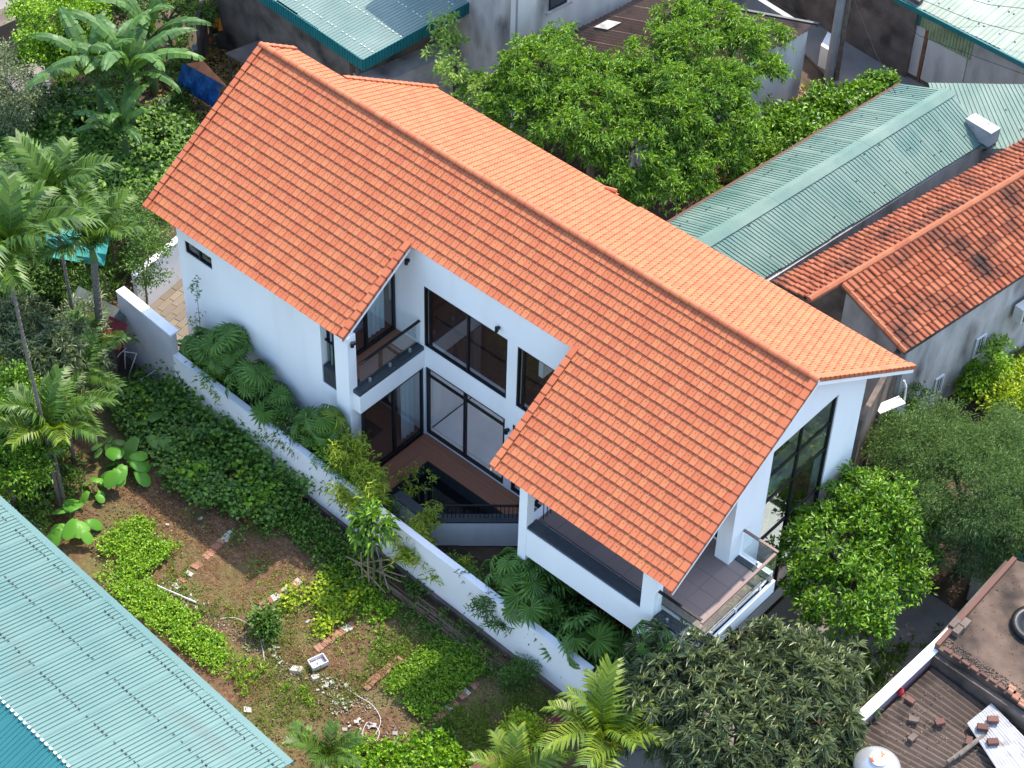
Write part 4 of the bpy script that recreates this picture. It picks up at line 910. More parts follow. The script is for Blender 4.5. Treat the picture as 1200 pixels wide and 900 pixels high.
# --- bottom right: flat concrete roof, corrugated roof, parapet
fr_ = thing('flat_roofed_house', 'house with a stained brown flat concrete roof at the right edge', 'building', tuple(at(1185, 660, 0)))
fz = 3.0; fp = [at(*p, fz) for p in ((1186, 655), (1095, 757), (1230, 848), (1330, 700))]
part('roof', MB().prism([p[:2] for p in fp], fz-.15, fz), M['slab_roof'], fr_); walls(fr_, [p*1.0 for p in fp][::-1], 0, fz-.16, 'conc_dark', t=.15)
d01, d12 = unit(fp[1]-fp[0]), unit(fp[2]-fp[1])
part('parapet', MB().ob([*fp[0][:2], fz], d01, Z_, unit(np.cross(d01, Z_))*(1 if np.cross(d01, Z_)@(fp[2]-fp[1]) > 0 else -1), 0, np.linalg.norm(fp[1]-fp[0]), .001, .12, 0, .12), M['brick_dark'], fr_)
n12 = unit(-d01)
for i in range(13):
    part('brick', MB().ob([*(fp[1]+d12*(.25+i*.26))[:2], fz], d12, Z_, n12, 0, .2, .002, .07, .02+random.uniform(0, .03), .12), M['brick' if i > 7 else 'brick_dark'], fr_)
for i in range(6):
    P = at(1178+i*3+random.uniform(-3, 3), 806+i*4, fz); part('brick', MB().ob(P, d12, Z_, n12, 0, .2, .003, .075, 0, .1), M['brick'], fr_)
dish = tag(link('tyre', MB().lathe((*at(1212, 735, fz)[:2], fz), [(.50, .003), (.58, .04), (.60, .12), (.50, .15), (.40, .13), (.36, .03)], 24).mesh('tyre', M['black'], True), None), 'black round basin lying on the flat brown roof at the picture edge', 'basin')
for i, (px, py) in enumerate(((1122, 742), (1130, 735), (1118, 735))):
    P = at(px, py, fz); part('concrete_block', MB().ob(P, d01, d12, Z_, -.15, .15, -.1, .08, .003, .18), M['conc_dark'], fr_)
# parapet wall and lower corrugated roof
lr = thing('corrugated_roofed_shed', 'shed with a dirty brown corrugated roof and bright white parapet at the bottom right', 'building', tuple(at(1000, 838, 0)))
p0, p1 = at(995, 846, 2.9), at(1112, 736, 2.9); up0 = unit(p1-p0); np0 = np.array([up0[1], -up0[0], 0]); np0 = np0 if np0[0] > 0 else -np0
b_ = np.array([*p0[:2], 0.]); Lp = np.linalg.norm(p1-p0)
part('parapet_wall', MB().ob(b_, up0, Z_, np0, -.05, Lp, 0, 2.86, 0, .20), mat('mauve_wall', (.20,.14,.165), (.26,.19,.21), scale=3, rough=.9), lr)
part('coping', MB().ob(b_, up0, Z_, np0, -.06, Lp, 2.863, 2.92, -.03, .24), M['white'], lr)
zr0, zr1 = 2.50, 2.35
ra = [at(1012, 857, zr0), at(1094, 781, zr0), at(1212, 872, zr1), at(1120, 965, zr1)]
ra = [ra[0]-up0*2.2, ra[1], ra[2], ra[3]-up0*.6]
tin_roof(lr, ra[3], ra[2], ra[1], ra[0], 'fibro', pitch=.135, amp=.045, sheet=.9, kind='sin', jitter=.03)
part('wall', MB().prism([p[:2] for p in (ra[0]+np0*.1, ra[1]+np0*.1, ra[2], ra[3])], 0, 2.1), M['conc_dark'], lr)
wt = [at(*p, 2.62) for p in ((1133, 848), (1162, 824), (1235, 900), (1190, 935))]
ws = thing('white_roof_sheets', 'white corrugated sheets laid over the brown corrugated roof and weighted with bricks', 'metal sheet', wt[0])
tin_roof(ws, wt[3], wt[2], wt[1], wt[0], 'white_tin', pitch=.09, amp=.02, sheet=.6, kind='sin', jitter=.03, name='sheet')
def loose(px, py, z, a=0, s=1.0, m='brick_dark', label='', grp=None, nm='loose_brick', cat='brick'):
    P = at(px, py, z); c, s_ = math.cos(a), math.sin(a); u = np.array([c, s_, 0]); v = np.array([-s_, c, 0])
    mb = MB().ob((0, 0, 0), u, v, Z_, -.13*s, .13*s, -.08*s, .08*s, 0, .11*s); o = link(nm, mb.mesh(nm, M[m]), None, loc=tuple(P)); tag(o, label, cat, grp); return o
for i, (px, py, z) in enumerate(((1151, 854, 2.67), (1163, 845, 2.68), (1163, 871, 2.66))):
    loose(px, py, z, .6+.1*i, 1.0, 'brick_dark', ('dark brick on the white sheets, furthest down to the left of three', 'dark brick on the white sheets, topmost of three', 'dark brick on the white sheets, lowest of three')[i], 'bricks weighting the white sheets')
for i, (px, py) in enumerate(((1066, 822), (1070, 845), (1101, 848), (1069, 866), (1135, 870))):
    loose(px, py, 2.56, .5*i, .9, 'conc_dark' if i % 2 else 'brick_dark', ('grey block on the brown roof ribs, second down from the red bag', 'sooty brick on the brown roof nearest the red bag'   , 'brick alone in the middle of the brown corrugated roof', 'lowest grey block on the brown roof, nearest the water tank', 'brick on the brown roof touching the end of the grey logs')[(1, 0, 2, 3, 4)[i]], 'blocks weighting the brown roof', cat='block')
tag(link('red_bag', MB().lathe((0, 0, 0), [(.02, 0), (.09, .03), (.08, .12), (.03, .2), (.01, .26)], 8).mesh('red_bag', M['red']), None, loc=tuple(at(1055, 813, 2.62))), 'small red plastic bag caught beside the white parapet', 'bag')
for i in range(3):
    a, b = at(1110+i*7, 893-i*4, 2.62), at(1146+i*5, 866-i*3, 2.62)
    tag(link('roof_batten', MB().tube([a, b], .045, 6).mesh('roof_batten', M['bark_pale']), None), ('grey log lying over the roof ribs near the white sheets, outermost of three', 'grey log lying over the roof ribs near the white sheets, middle of three', 'grey log lying over the roof ribs touching the white sheets')[i], 'log', 'logs on the brown roof')
tk = at(1030, 889, 3.3); tank = thing('water_tank', 'round steel water tank with a rusty lid beside the brown corrugated roof', 'water tank', (tk[0], tk[1], 2.0))
link('tank_body', MB().lathe((0, 0, 0), [(.52, 0), (.54, .1), (.54, .95), (.56, 1.0), (.52, 1.06), (.40, 1.18), (.22, 1.27), (.20, 1.28)], 32).mesh('tank_body', M['steel'], True), tank, loc=(0, 0, 0))
link('lid', MB().lathe((0, 0, 1.27), [(.21, 0), (.22, .05), (.14, .09), (.02, .10)], 20).mesh('lid', mat('rusty_lid', (.62,.60,.56), (.40,.14,.05), scale=7, contrast=(.5, .6))), tank, loc=(0, 0, 0))
part('stand', MB().box(tk[0]-.55, tk[0]+.55, tk[1]-.55, tk[1]+.55, 0, 1.98), M['conc_dark'], tank)
ter = tag(link('low_terrace', MB().prism([at(*p, 1.0)[:2] for p in ((925, 900), (985, 800), (1040, 850), (1020, 960), (940, 960))], 0, 1.0).mesh('low_terrace', M['slab_roof']), None), 'brown concrete ledge below the water tank', 'terrace')
gg3 = thing('grey_yard_shed', 'small pale grey shed roof half hidden under the feathery tree', 'shed', tuple(at(1180, 640, 0)))
part('wall', MB().prism([at(*p, 2.2)[:2] for p in ((1150, 640), (1182, 662), (1290, 560), (1230, 560))], 0, 2.2), M['conc_light'], gg3)
part('tarp', MB().prism([at(*p, 2.4)[:2] for p in ((1183, 648), (1200, 658), (1220, 640), (1195, 634))], 2.21, 2.4), M['tin_fascia'], gg3)
yw = tag(link('fence_board', MB().prism([at(*p, 1.2)[:2] for p in ((1145, 652), (1178, 672), (1181, 666), (1149, 645))], 0, 1.2).mesh('fence_board', M['pvc']), None), 'leaning white board standing in the shaded yard under the feathery tree', 'board')
# --- left side: sheds, tarp, paths
gl = thing('grey_sheet_lean_to', 'low lean-to of weathered grey green sheets at the left beside the boundary wall', 'shed', tuple(at(80, 400, 0)))
tin_roof(gl, at(128, 420, 1.2), at(66, 385, 1.2), at(92, 335, 1.8), at(150, 368, 1.8), mat('weathered_sheet', (.07,.09,.08), (.13,.145,.13), scale=2, rough=.8, stain=(.05,.055,.045)), pitch=.2, amp=.02, sheet=.5)
part('wall', MB().prism([at(*p, 1.2)[:2] for p in ((126, 418), (68, 386), (92, 345), (145, 372))], 0, 1.1), M['brick_dark'], gl)
rp = thing('small_red_roof', 'tiny striped red tiled canopy between the palm trunks and the boundary wall', 'canopy', tuple(at(125, 395, 0)))
tin_roof(rp, at(118, 400, 1.5), at(140, 412, 1.5), at(150, 380, 1.8), at(128, 370, 1.8), mat('crimson_tile', (.14,.015,.02), (.18,.03,.03), rough=.6), pitch=.09, amp=.03, sheet=.3, kind='sin')
part('post', MB().tube([at(130, 398, 1.5)*[1, 1, 0], at(130, 398, 1.5)], .05, 6), M['bark'], rp)
bp_ = thing('brick_pile', 'low stack of dusty bricks below the small red canopy', 'brick pile', tuple(at(135, 430, 0)))
for r in range(5):
    for i in range(7):
        P = at(122, 440, 0)+X_*i*.0; O = at(128, 446, 0); q = unit(at(150, 410, 0)-O); q2 = np.array([q[1], -q[0], 0])
        part('brick', MB().ob(O-q2*.25, q, q2, Z_, i*.22+.1*(r % 2), i*.22+.1*(r % 2)+.21, -.1+random.uniform(-.02, .02), .05, r*.10, r*.10+.094), M['brick_dark'], bp_)
for i, pts in enumerate((((147, 432, 0), (146, 412, .8), (160, 414, .8), (151, 440, 0)), ((150, 456, 0), (165, 445, .4), (182, 434, .5), (186, 438, .1)), ((160, 462, 0), (175, 448, .35), (190, 442, .4), (200, 452, 0)), ((133, 402, .9), (142, 388, 1.1), (150, 375, 1.6)), ((128, 432, 0), (140, 415, .6), (148, 408, .9)), ((180, 470, 0), (192, 452, .3), (205, 462, 0)))):
    tag(link('bent_pipe', MB().tube([at(*p) for p in pts], .018, 5).mesh('bent_pipe', M['pvc']), None), 'thin white bent pipe frame sticking up over the vine by the boundary wall', 'pipe', 'white bent pipes by the wall')
tn = thing('teal_net_cover', 'teal net cover stretched under the palms at the left', 'net', tuple(at(95, 290, 0)))
mb = MB(); gN = 7
for j in range(gN):
    for i in range(gN):
        P = at(58+(i/6)*72+(j/6)*-8, 258+(i/6)*12+(j/6)*42, 2.0+.2*math.sin(i*1.3)+.15*math.cos(j*1.7+i)); mb.v.append(tuple(P))
for j in range(gN-1):
    for i in range(gN-1): mb.f.append([j*gN+i, j*gN+i+1, (j+1)*gN+i+1, (j+1)*gN+i]); mb.m.append(0)
part('net', mb, M['teal_tarp'], tn)
for px, py in ((66, 268), (130, 274), (60, 305), (122, 322)): part('post', MB().tube([at(px, py, 2.0)*[1, 1, 0], at(px, py, 2.0)], .03, 5), M['bamboo_dry'], tn)
part('left_path', MB().prism([at(*p, 0)[:2] for p in ((-40, -20), (20, -10), (60, 90), (62, 130), (30, 120), (-40, 40))], -.06, .03), M['road'], None, kind='structure')
tl = tag(link('stone_wall', MB().prism([at(*p, 1.4)[:2] for p in ((-30, 22), (40, -4), (52, 8), (-20, 40))], 0, 1.4).mesh('stone_wall', M['conc_dark']), None), 'dark stone wall at the top left corner above the pale path', 'wall')
# blue tarp, dark pit, orange umbrella, rubbish
bt = MB(); gx, gy = 10, 6
for j in range(gy):
    for i in range(gx):
        u_q, v_q = i/(gx-1), j/(gy-1); a = np.array([214, 74])*(1-u_q)+np.array([262, 100])*u_q; b = np.array([206, 100])*(1-u_q)+np.array([250, 126])*u_q
        p = a*(1-v_q)+b*v_q; bt.v.append(tuple(at(p[0], p[1], 1.5*(1-v_q)+.15+.12*math.sin(i*1.9+j))))
for j in range(gy-1):
    for i in range(gx-1): bt.f.append([j*gx+i, (j+1)*gx+i, (j+1)*gx+i+1, j*gx+i+1]); bt.m.append(0)
tag(link('blue_tarpaulin', bt.mesh('blue_tarpaulin', M['blue']), None), 'crumpled bright blue tarpaulin draped beside the far roof corner', 'tarpaulin')
tag(link('rusty_sheet', MB().hexa([at(*p) for p in ((218, 76, 1.4), (262, 110, 1.2), (268, 104, 1.5), (238, 72, 1.7))]+[at(*p) for p in ((218, 75, 1.44), (262, 109, 1.24), (268, 103, 1.54), (238, 71, 1.74))]).mesh('rusty_sheet', M['rust']), None), 'rusty metal sheet resting on the blue tarpaulin', 'metal sheet')
pit = thing('dark_shelter', 'dark sooty open shelter with a flat brown board roof behind the roof corner', 'shelter', tuple(at(280, 80, 0)))
for a, b, z in (((238, 78), (250, 40), 2.0), ((250, 40), (330, 22), 2.0)):
    A_, B_ = at(*a, 0), at(*b, 0); u = unit(B_-A_); part('wall', MB().ob(A_, u, Z_, np.cross(Z_, u), 0, np.linalg.norm(B_-A_), 0, z, 0, .12), M['conc_dark'], pit)
part('roof_board', MB().prism([at(*p, 1.5)[:2] for p in ((264, 62), (306, 46), (330, 60), (289, 76))], 1.42, 1.5), M['rust'] if 0 else M['conc_dark'], pit)
for px, py in ((268, 62), (289, 74)): part('post', MB().tube([at(px, py, 1.4)*[1, 1, 0], at(px, py, 1.4)], .04, 6), M['bark'], pit)
um_b = at(264, 50, 0); um = thing('sun_umbrella', 'half folded orange and yellow umbrella at the top edge above the dark shelter', 'umbrella', um_b)
umz = 1.7; mbu = MB()
for i in range(16):
    q = 2*math.pi*i/16; rr = .42 if i % 2 else .30; mbu.v.append((rr*math.cos(q), rr*math.sin(q), .75+random.uniform(-.05, .05)))
mbu.v.append((0, 0, 1.9)); mbu.f = [[i, (i+1) % 16, 16] for i in range(16)]; mbu.m = [0]*16
link('canopy', mbu.mesh('canopy', M['orange']), um, loc=(0, 0, 0)); link('pole', MB().tube([(0, 0, 0), (0, 0, 2.0)], .02, 6).mesh('pole', M['pole']), um, loc=(0, 0, 0))
for i, (px, py, m_, lb) in enumerate(((232, 62, 'pole', 'grey rubbish sack leaning on the sooty shelter wall'), (240, 50, 'orange', 'orange rubbish bag on the sooty shelter wall'), (352, 44, 'blue', 'blue and white rubbish sack under the green roof eave'), (362, 52, 'white_tin', 'grey rubbish sack under the green roof eave'), (196, 122, 'white_tin', 'white rag lying beneath the banana leaves'), (212, 148, 'pole', 'broken pale crate under the banana leaves'))):
    V = sphere_dirs(60)*[.28, .25, .2]*rng.uniform(.8, 1.15, (60, 1)); 
    mbx = MB().lathe((0, 0, 0), [(.18, 0), (.27, .06), (.25, .2), (.14, .3), (.05, .34)], 9)
    mbx.v = [tuple(np.array(v)*rng.uniform(.8, 1.2, 3)) for v in mbx.v]
    tag(link('rubbish_sack', mbx.mesh('rubbish_sack', M[m_]), None, loc=tuple(at(px, py, 0.0))), lb, 'sack')
tag(link('steel_post', MB().tube([at(333, 51, 0), at(333, 51, 0)+[0, 0, 2.4]], .035, 6).mesh('steel_post', M['pole']), None), 'thin grey post standing behind the ridge end by the green roof', 'post')
tag(link('low_concrete_wall', MB().prism([at(*p, .8)[:2] for p in ((372, 78), (440, 112), (446, 106), (380, 72))], 0, .8).mesh('low_concrete_wall', M['conc']), None), 'low concrete wall under the sea green roof corner', 'wall')
for i in range(14):
    px, py = random.uniform(815, 875), random.uniform(120, 212); P = at(px, py, 0.05)
    tag(link('litter_scrap', MB().ob((0, 0, 0), unit(rng.normal(0, 1, 3)*[1, 1, .2]), Y_, Z_, -.1, .12, -.08, .08, 0, .05).mesh('litter_scrap', M[('pvc', 'white_tin', 'blue', 'rust')[i % 4]]), None, loc=tuple(P)), 'scrap of litter on the dirt between the trees and the green gabled house', 'litter', 'litter behind the green house')

# ================================================================== GARDEN THINGS
def brick_row(label, a, b, n, white=(), skip=0.0, m='brick', z=.03, wd=.11):
    A_, B_ = at(*a, 0), at(*b, 0); u = unit(B_-A_); v = np.array([-u[1], u[0], 0]); L = np.linalg.norm(B_-A_); t = thing('brick_edging', label, 'brick edging', A_, 'rows of brick edging in the vegetable plot')
    for i in range(n):
        if random.random() < skip: continue
        s = L/n; j = random.uniform(-.02, .02); an = random.uniform(-.15, .15); uu_ = u*math.cos(an)+v*math.sin(an); vv_ = -u*math.sin(an)+v*math.cos(an)
        mt = M['stone_white'] if i in white else M[m]
        o = part('brick' if i not in white else 'stone', MB().ob((0, 0, 0), uu_, vv_, Z_, -s*.47, s*.45, -wd, wd, -.03, z+random.uniform(.0, .03)), mt, t, loc=tuple(A_-np.array(t.location)+u*s*(i+.5)+v*j))
    return t
brick_row('edging of pale stones and orange bricks between the two bare soil beds', (272, 624), (240, 655), 9, (0, 1, 2))
brick_row('edging of whitish bricks from the shrub to the shaded bare bed', (297, 717), (357, 678), 14, (5, 6, 8, 9, 12))
brick_row('short orange edging below the yellow-green leafy crop', (370, 762), (414, 732), 12, (9, 10))
brick_row('double orange brick strip beside the dense green bed', (427, 808), (470, 772), 16, (), 0, 'brick', .05)
brick_row('mossy brick edging between the two lower green beds', (505, 848), (560, 800), 15, (5, 8, 11), .2)
brick_row('broken brick edging at the left end of the soil beds', (205, 690), (235, 660), 8, (0, 4), .1)
stm = []
for s in range(5):
    mbx = MB().ob((0, 0, 0), X_, Y_, Z_, -.5, .5, -.4, .4, -.3, .3); g = np.random.default_rng(s)
    mbx.v = [tuple(np.array(v)*g.uniform(.6, 1.15, 3)) for v in mbx.v]; stm.append(mbx.mesh('pale_stone', M['stone_white']))
def stone(px, py, s, lb='chunk of broken white stone in the rubble strip of the vegetable plot', grp='broken white stones in the plot'):
    o = bpy.data.objects.new('pale_stone', random.choice(stm)); COL.objects.link(o); o.location = tuple(at(px, py, .03)); o.scale = (s, s*random.uniform(.7, 1), s*.6); o.rotation_euler = (random.uniform(-.3, .3), random.uniform(-.3, .3), random.uniform(0, 6)); tag(o, lb, 'stone', grp)
stone(348, 785, .34, 'largest flat white stone beside the pale basket', None); stone(369, 794, .26, 'second flat white stone just below the pale basket', None); stone(290, 832, .22, 'white stone at the edge of the teal roof', None)
for c, n, sp in (((322, 765), 12, (10, 16)), ((380, 802), 12, (10, 8)), ((400, 820), 22, (12, 12)), ((425, 850), 16, (16, 10)), ((470, 872), 14, (14, 10)), ((200, 690), 12, (22, 14)), ((225, 706), 9, (12, 8)), ((350, 720), 8, (70, 60)), ((250, 600), 10, (60, 40)), ((560, 790), 9, (25, 14))):
    for _ in range(n): stone(c[0]+random.gauss(0, sp[0]*.6), c[1]+random.gauss(0, sp[1]*.6), random.choice((.05, .07, .1, .14)))
# pale basket
bk = thing('plastic_basket', 'pale open plastic basket lying among the white stones', 'basket', tuple(at(373, 779, 0)))
q = unit(at(388, 770, 0)-at(362, 782, 0)); q2 = np.array([-q[1], q[0], 0]); O = np.array([0, 0, .03])
def lp(n, *a): link(n, MB().ob(O, q, q2, Z_, *a).mesh(n, M['pale_plastic']), bk, loc=(0, 0, 0))
lp('base', -.19, .19, -.13, .13, 0, .02)
for s in (-1, 1): lp('side', -.22, .22, s*.15-.01, s*.15+.01, 0, .15)
for s in (-1, 1): lp('side', s*.22-.01, s*.22+.01, -.14, .14, 0, .15)
for i in range(3): lp('grid_bar', -.16+i*.15, -.14+i*.15, -.13, .13, .021, .04)
# hoses
def hose(label, pts, r=.008, m='pale_plastic', nm='garden_hose'):
    P = [at(*p, .06) for p in pts]; C = []
    for i in range(len(P)-1):
        p0_, p1_, p2_, p3_ = P[max(i-1, 0)], P[i], P[i+1], P[min(i+2, len(P)-1)]
        for t in np.linspace(0, 1, 7)[:-1]:
            C.append(.5*((2*p1_)+(-p0_+p2_)*t+(2*p0_-5*p1_+4*p2_-p3_)*t*t+(-p0_+3*p1_-3*p2_+p3_)*t**3))
    C.append(P[-1]); tag(link(nm, MB().tube(C, r, 5).mesh(nm, M[m]), None), label, 'hose')
hose('thin pale hose curving past the small dark green shrub', ((258, 725), (275, 724), (292, 732), (303, 745), (308, 762), (310, 775)))
hose('looped pale hose lying among the white stones', ((408, 808), (420, 816), (436, 826), (446, 843), (440, 860), (430, 868), (425, 858), (432, 846), (444, 856), (440, 868), (424, 866)))
tag(link('white_stick', MB().tube([at(184, 686, .1), at(230, 706, .08)], .02, 5).mesh('white_stick', M['pvc']), None), 'long white stick lying along the stone rubble', 'stick')
# maroon sheets
for lb, pp in (('maroon metal sheet between the lowest bed and the big palm', ((546, 903), (552, 913), (622, 866), (612, 862))), ('maroon metal sheet right beside the end of the white wall', ((628, 846), (640, 862), (668, 846), (655, 836)))):
    tag(link('maroon_sheet', MB().prism([at(*p, .5)[:2] for p in pp], 0, .5).mesh('maroon_sheet', M['dark_metal_sheet']), None), lb, 'metal sheet')
# bamboo poles stacked along the wall foot
poles = []
for i in range(26):
    x0 = 10.6+random.uniform(0, 3.0); L_p = random.uniform(1.6, 3.4); y0 = -6.12-random.uniform(0, .42); z0 = .03+random.uniform(0, .12)
    tag(link('bamboo_pole', MB().tube([(x0, y0, z0+.05), (x0+L_p, y0-.02*L_p+random.uniform(-.12, .12), max(.03, z0+random.uniform(-.1, .05)))], [.030, .02], 6).mesh('bamboo_pole', M['bamboo_dry']), None), 'dry brown bamboo pole in the heap along the foot of the white wall', 'bamboo pole', 'bamboo poles heaped by the wall')
# crossed sticks round the sapling
sb = at(438, 672, 0); st_ = thing('stick_cage', 'cage of crossed bamboo sticks round the young tree outside the wall', 'stick fence', sb)
for a, b in (((405, 652, .9), (470, 682, .5)), ((412, 662, .5), (458, 655, .9)), ((420, 678, .3), (470, 655, .9)), ((440, 640, 1.0), (455, 690, .2)), ((415, 656, .8), (452, 695, .1)), ((450, 668, .9), (475, 676, .4))):
    part('stick', MB().tube([at(*a), at(*b)], .018, 5), M['dry'], st_)
for px, py in ((425, 684), (433, 690), (446, 687), (433, 676), (448, 680)): part('upright', MB().tube([at(px, py, 0), at(px, py, 0)+[random.uniform(-.05, .05), 0, random.uniform(.9, 1.4)]], .02, 5), M['dry'], st_)

def crumbs(name, label, poly, n, s0, s1, m, z=.0, parent=None, seed=0, thr=-9, world=None):
    W2 = [tuple(at(px, py, z)[:2]) for px, py in poly]; a = np.array(W2); lo, hi = a.min(0), a.max(0); P = rng.uniform(lo, hi, (n, 2)); k = inpoly(P, W2)
    if thr > -9: k &= fade_noise(P, 2.5, seed) > thr
    P = P[k]; n = len(P); s = rng.uniform(s0, s1, n)[:, None, None]*rng.uniform(.6, 1.3, (n, 1, 3))
    T = np.array([[1, 0, -.3], [-.5, .85, -.3], [-.5, -.85, -.3], [.1, 0, .8]]); T = T[None]+rng.normal(0, .25, (n, 4, 3)); c_ = np.column_stack([P, np.full(n, z)])[:, None, :]
    V = (c_+T*s).reshape(-1, 3); b = np.arange(n)[:, None]*4; F = np.concatenate([b+[0, 1, 3], b+[1, 2, 3], b+[2, 0, 3], b+[0, 2, 1]], 1).reshape(-1, 3)
    o = link(name, newmesh(name, V, F, [M[m]]), parent); tag(o, label, None, None, 'stuff')
plot = [(70, 560), (215, 560), (330, 640), (450, 690), (660, 820), (600, 900), (345, 900), (110, 660)]
M['clod'] = mat('soil_clod', (.13,.075,.045), (.26,.17,.105), rough=1, island=.8, scale=3); M['crumb'] = mat('pale_crumb', (.30,.25,.19), (.48,.42,.34), rough=1, island=.8, scale=3)
crumbs('soil_clods', 'clods of brown soil over the vegetable plot', plot, 9000, .012, .045, 'clod', .012)
crumbs('pale_crumbs', 'pale crumbs of stone and plaster strewn over the plot', plot, 2600, .008, .028, 'crumb', .02, seed=3, thr=-.2)
crumbs('brick_crumbs', 'broken brick and plaster crumbs round the stone rubble', [(170, 680), (240, 700), (340, 780), (420, 800), (480, 870), (460, 885), (380, 830), (300, 770)], 2200, .015, .05, 'crumb', .02, seed=4, thr=-.1)
crumbs('yard_rubble', 'rubble and rubbish between the big trees and the green gabled house', [(770, 250), (820, 130), (885, 110), (900, 170), (830, 235)], 1500, .02, .08, 'crumb', -.03)
crumbs('yard_rubble', 'rubble on the dark ground round the blue tarpaulin', [(170, 110), (240, 40), (330, 30), (330, 70), (230, 160), (190, 165)], 1500, .02, .07, 'dry', -.03)
crumbs('roof_debris', 'dark crumbs and moss caught on the brown corrugated roof', [(1015, 855), (1094, 784), (1190, 860), (1120, 940)], 420, .01, .028, 'dry', 2.54, thr=-.3)
crumbs('roof_debris', 'dark grit and leaf litter on the flat brown roof', [(1186, 660), (1100, 755), (1230, 840), (1330, 700)], 420, .008, .028, 'brick_dark', 3.005, thr=-.2)
crumbs('roof_debris', 'moss crumbs on the flat brown roof edge', [(1100, 752), (1106, 745), (1210, 815), (1205, 825)], 500, .015, .04, 'conc_dark', 3.01)

# ================================================================== VEGETATION
# --- large trees behind the villa
def T(name, label, bpx, blobs, **k):
    return tree(name, label, at(*bpx, 0), [blob(*b) for b in blobs], **k)
kw = dict(dens=48, nleaf=9, L=.18, W=.05, spread=.9, droop=.35, csize=.05)
T('broadleaf_tree', 'big bright green leafy tree filling the gap directly behind the villa roof', (690, 260), [(640, 85, 4.6, 1.35), (690, 140, 4.4, 1.5), (620, 130, 3.9, 1.2), (740, 175, 3.8, 1.25), (705, 100, 4.6, 1.0), (770, 215, 3.0, 1.0), (655, 62, 4.5, .7), (590, 115, 3.6, .6)], m=M['l_tree'], trunk_h=2.4, r0=.17, **kw)
T('broadleaf_tree', 'tallest bright green tree in front of the dark corrugated roof', (800, 230), [(868, 48, 4.7, .75), (835, 18, 5.0, .75), (897, 80, 4.0, .5), (905, 40, 4.4, .4), (800, 55, 5.0, .95), (770, 85, 4.8, 1.0), (835, 105, 4.4, 1.0), (780, 130, 4.4, 1.2), (850, 140, 3.7, .9), (815, 170, 3.4, 1.0), (800, 205, 2.8, .9), (855, 190, 2.6, .6), (820, 35, 5.0, .6), (875, 95, 4.2, .5), (790, 12, 5.2, .5)], m=M['l_tree'], trunk_h=2.6, r0=.17, **kw)
T('slender_tree', 'thin pale leafed tree rising against the dark gap left of the grey wall', (545, 190), [(520, 50, 4.4, .42), (530, 85, 4.2, .5), (560, 105, 3.8, .6), (522, 30, 4.8, .32), (575, 135, 3.2, .7)], dens=34, nleaf=8, L=.16, W=.06, m=leafm('pale_leaf', (.10,.17,.06), (.26,.36,.13)), trunk_h=3.0, r0=.06, csize=.08, inner=.3)
T('leafy_shrub', 'dark round leaved shrubs along the left edge of the green gabled roof', (900, 200), [(930, 145, 1.3, .75), (970, 130, 1.3, .75), (895, 165, 1.2, .75), (1010, 112, 1.2, .6), (1035, 103, 1.1, .5), (945, 165, 1.8, .5), (975, 155, 1.6, .4)], dens=60, nleaf=7, L=.16, W=.10, m=M['l_citrus'], trunk_h=.5, r0=.05, cat='shrub', spread=1.0)
T('leafy_shrub', 'light green low branches hanging over the litter beside the gabled roof', (880, 200), [(895, 185, 1.3, .45), (870, 172, 1.2, .5), (915, 180, 1.5, .4)], dens=50, nleaf=7, L=.16, W=.06, m=M['l_tree'], trunk_h=.5, r0=.04, cat='shrub')
# --- right side trees
T('mango_tree', 'dense grey green mango tree with long drooping leaves in front of the terrace corner', (850, 985), [(800, 800, 3.0, 1.35), (868, 778, 3.0, 1.15), (930, 830, 3.0, 1.5), (850, 860, 3.2, 1.4), (950, 790, 2.8, 1.1), (780, 760, 2.6, .75), (812, 740, 2.7, .5), (965, 870, 2.4, .9), (770, 850, 2.4, .9), (870, 920, 2.8, 1.3)], dens=15, nleaf=15, L=.33, W=.048, m=M['l_mango'], trunk_h=1.6, r0=.16, spread=1.1, droop=.5, csize=.015, jit=.16, lift=.45)
T('orange_tree', 'glossy bright green tree right beside the glass terrace rail', (1010, 760), [(978, 640, 3.0, 1.2), (1030, 598, 3.2, 1.15), (995, 700, 2.6, 1.15), (1050, 660, 2.5, .95), (965, 690, 2.2, .8), (1070, 590, 2.8, .7), (940, 600, 3.0, .35), (925, 585, 3.2, .25)], dens=50, nleaf=8, L=.15, W=.065, m=M['l_citrus'], trunk_h=1.4, r0=.12, spread=1.0, droop=.15, csize=.07)
T('feathery_tree', 'large soft grey green feathery tree below the grey tiled house', (1130, 660), [(1080, 540, 3.0, 1.2), (1130, 580, 3.2, 1.4), (1170, 550, 3.0, 1.3), (1105, 515, 2.4, .8), (1190, 600, 2.6, 1.2), (1130, 640, 2.2, .9), (1062, 525, 2.0, .6), (1200, 520, 2.2, .8)], dens=95, nleaf=14, L=.13, W=.016, m=M['l_feather'], trunk_h=1.5, r0=.13, spread=.8, droop=.4, csize=.16, bark='bark', inner=.35)
T('leafy_shrub', 'yellow flowering shrub growing at the foot of the grey wall under its window', (1150, 460), [(1150, 440, .8, .4), (1165, 425, 1.4, .3), (1140, 455, .5, .4), (1175, 405, 1.5, .22)], dens=60, nleaf=7, L=.13, W=.07, m=M['l_crop'], trunk_h=.3, r0=.03, cat='shrub')
T('leafy_shrub', 'bright green bush in the bare plot at the right edge', (1180, 490), [(1180, 470, .6, .55), (1200, 450, .6, .6), (1195, 485, .4, .4)], dens=60, nleaf=7, L=.14, W=.07, m=M['l_lime'], trunk_h=.3, r0=.03, cat='shrub')
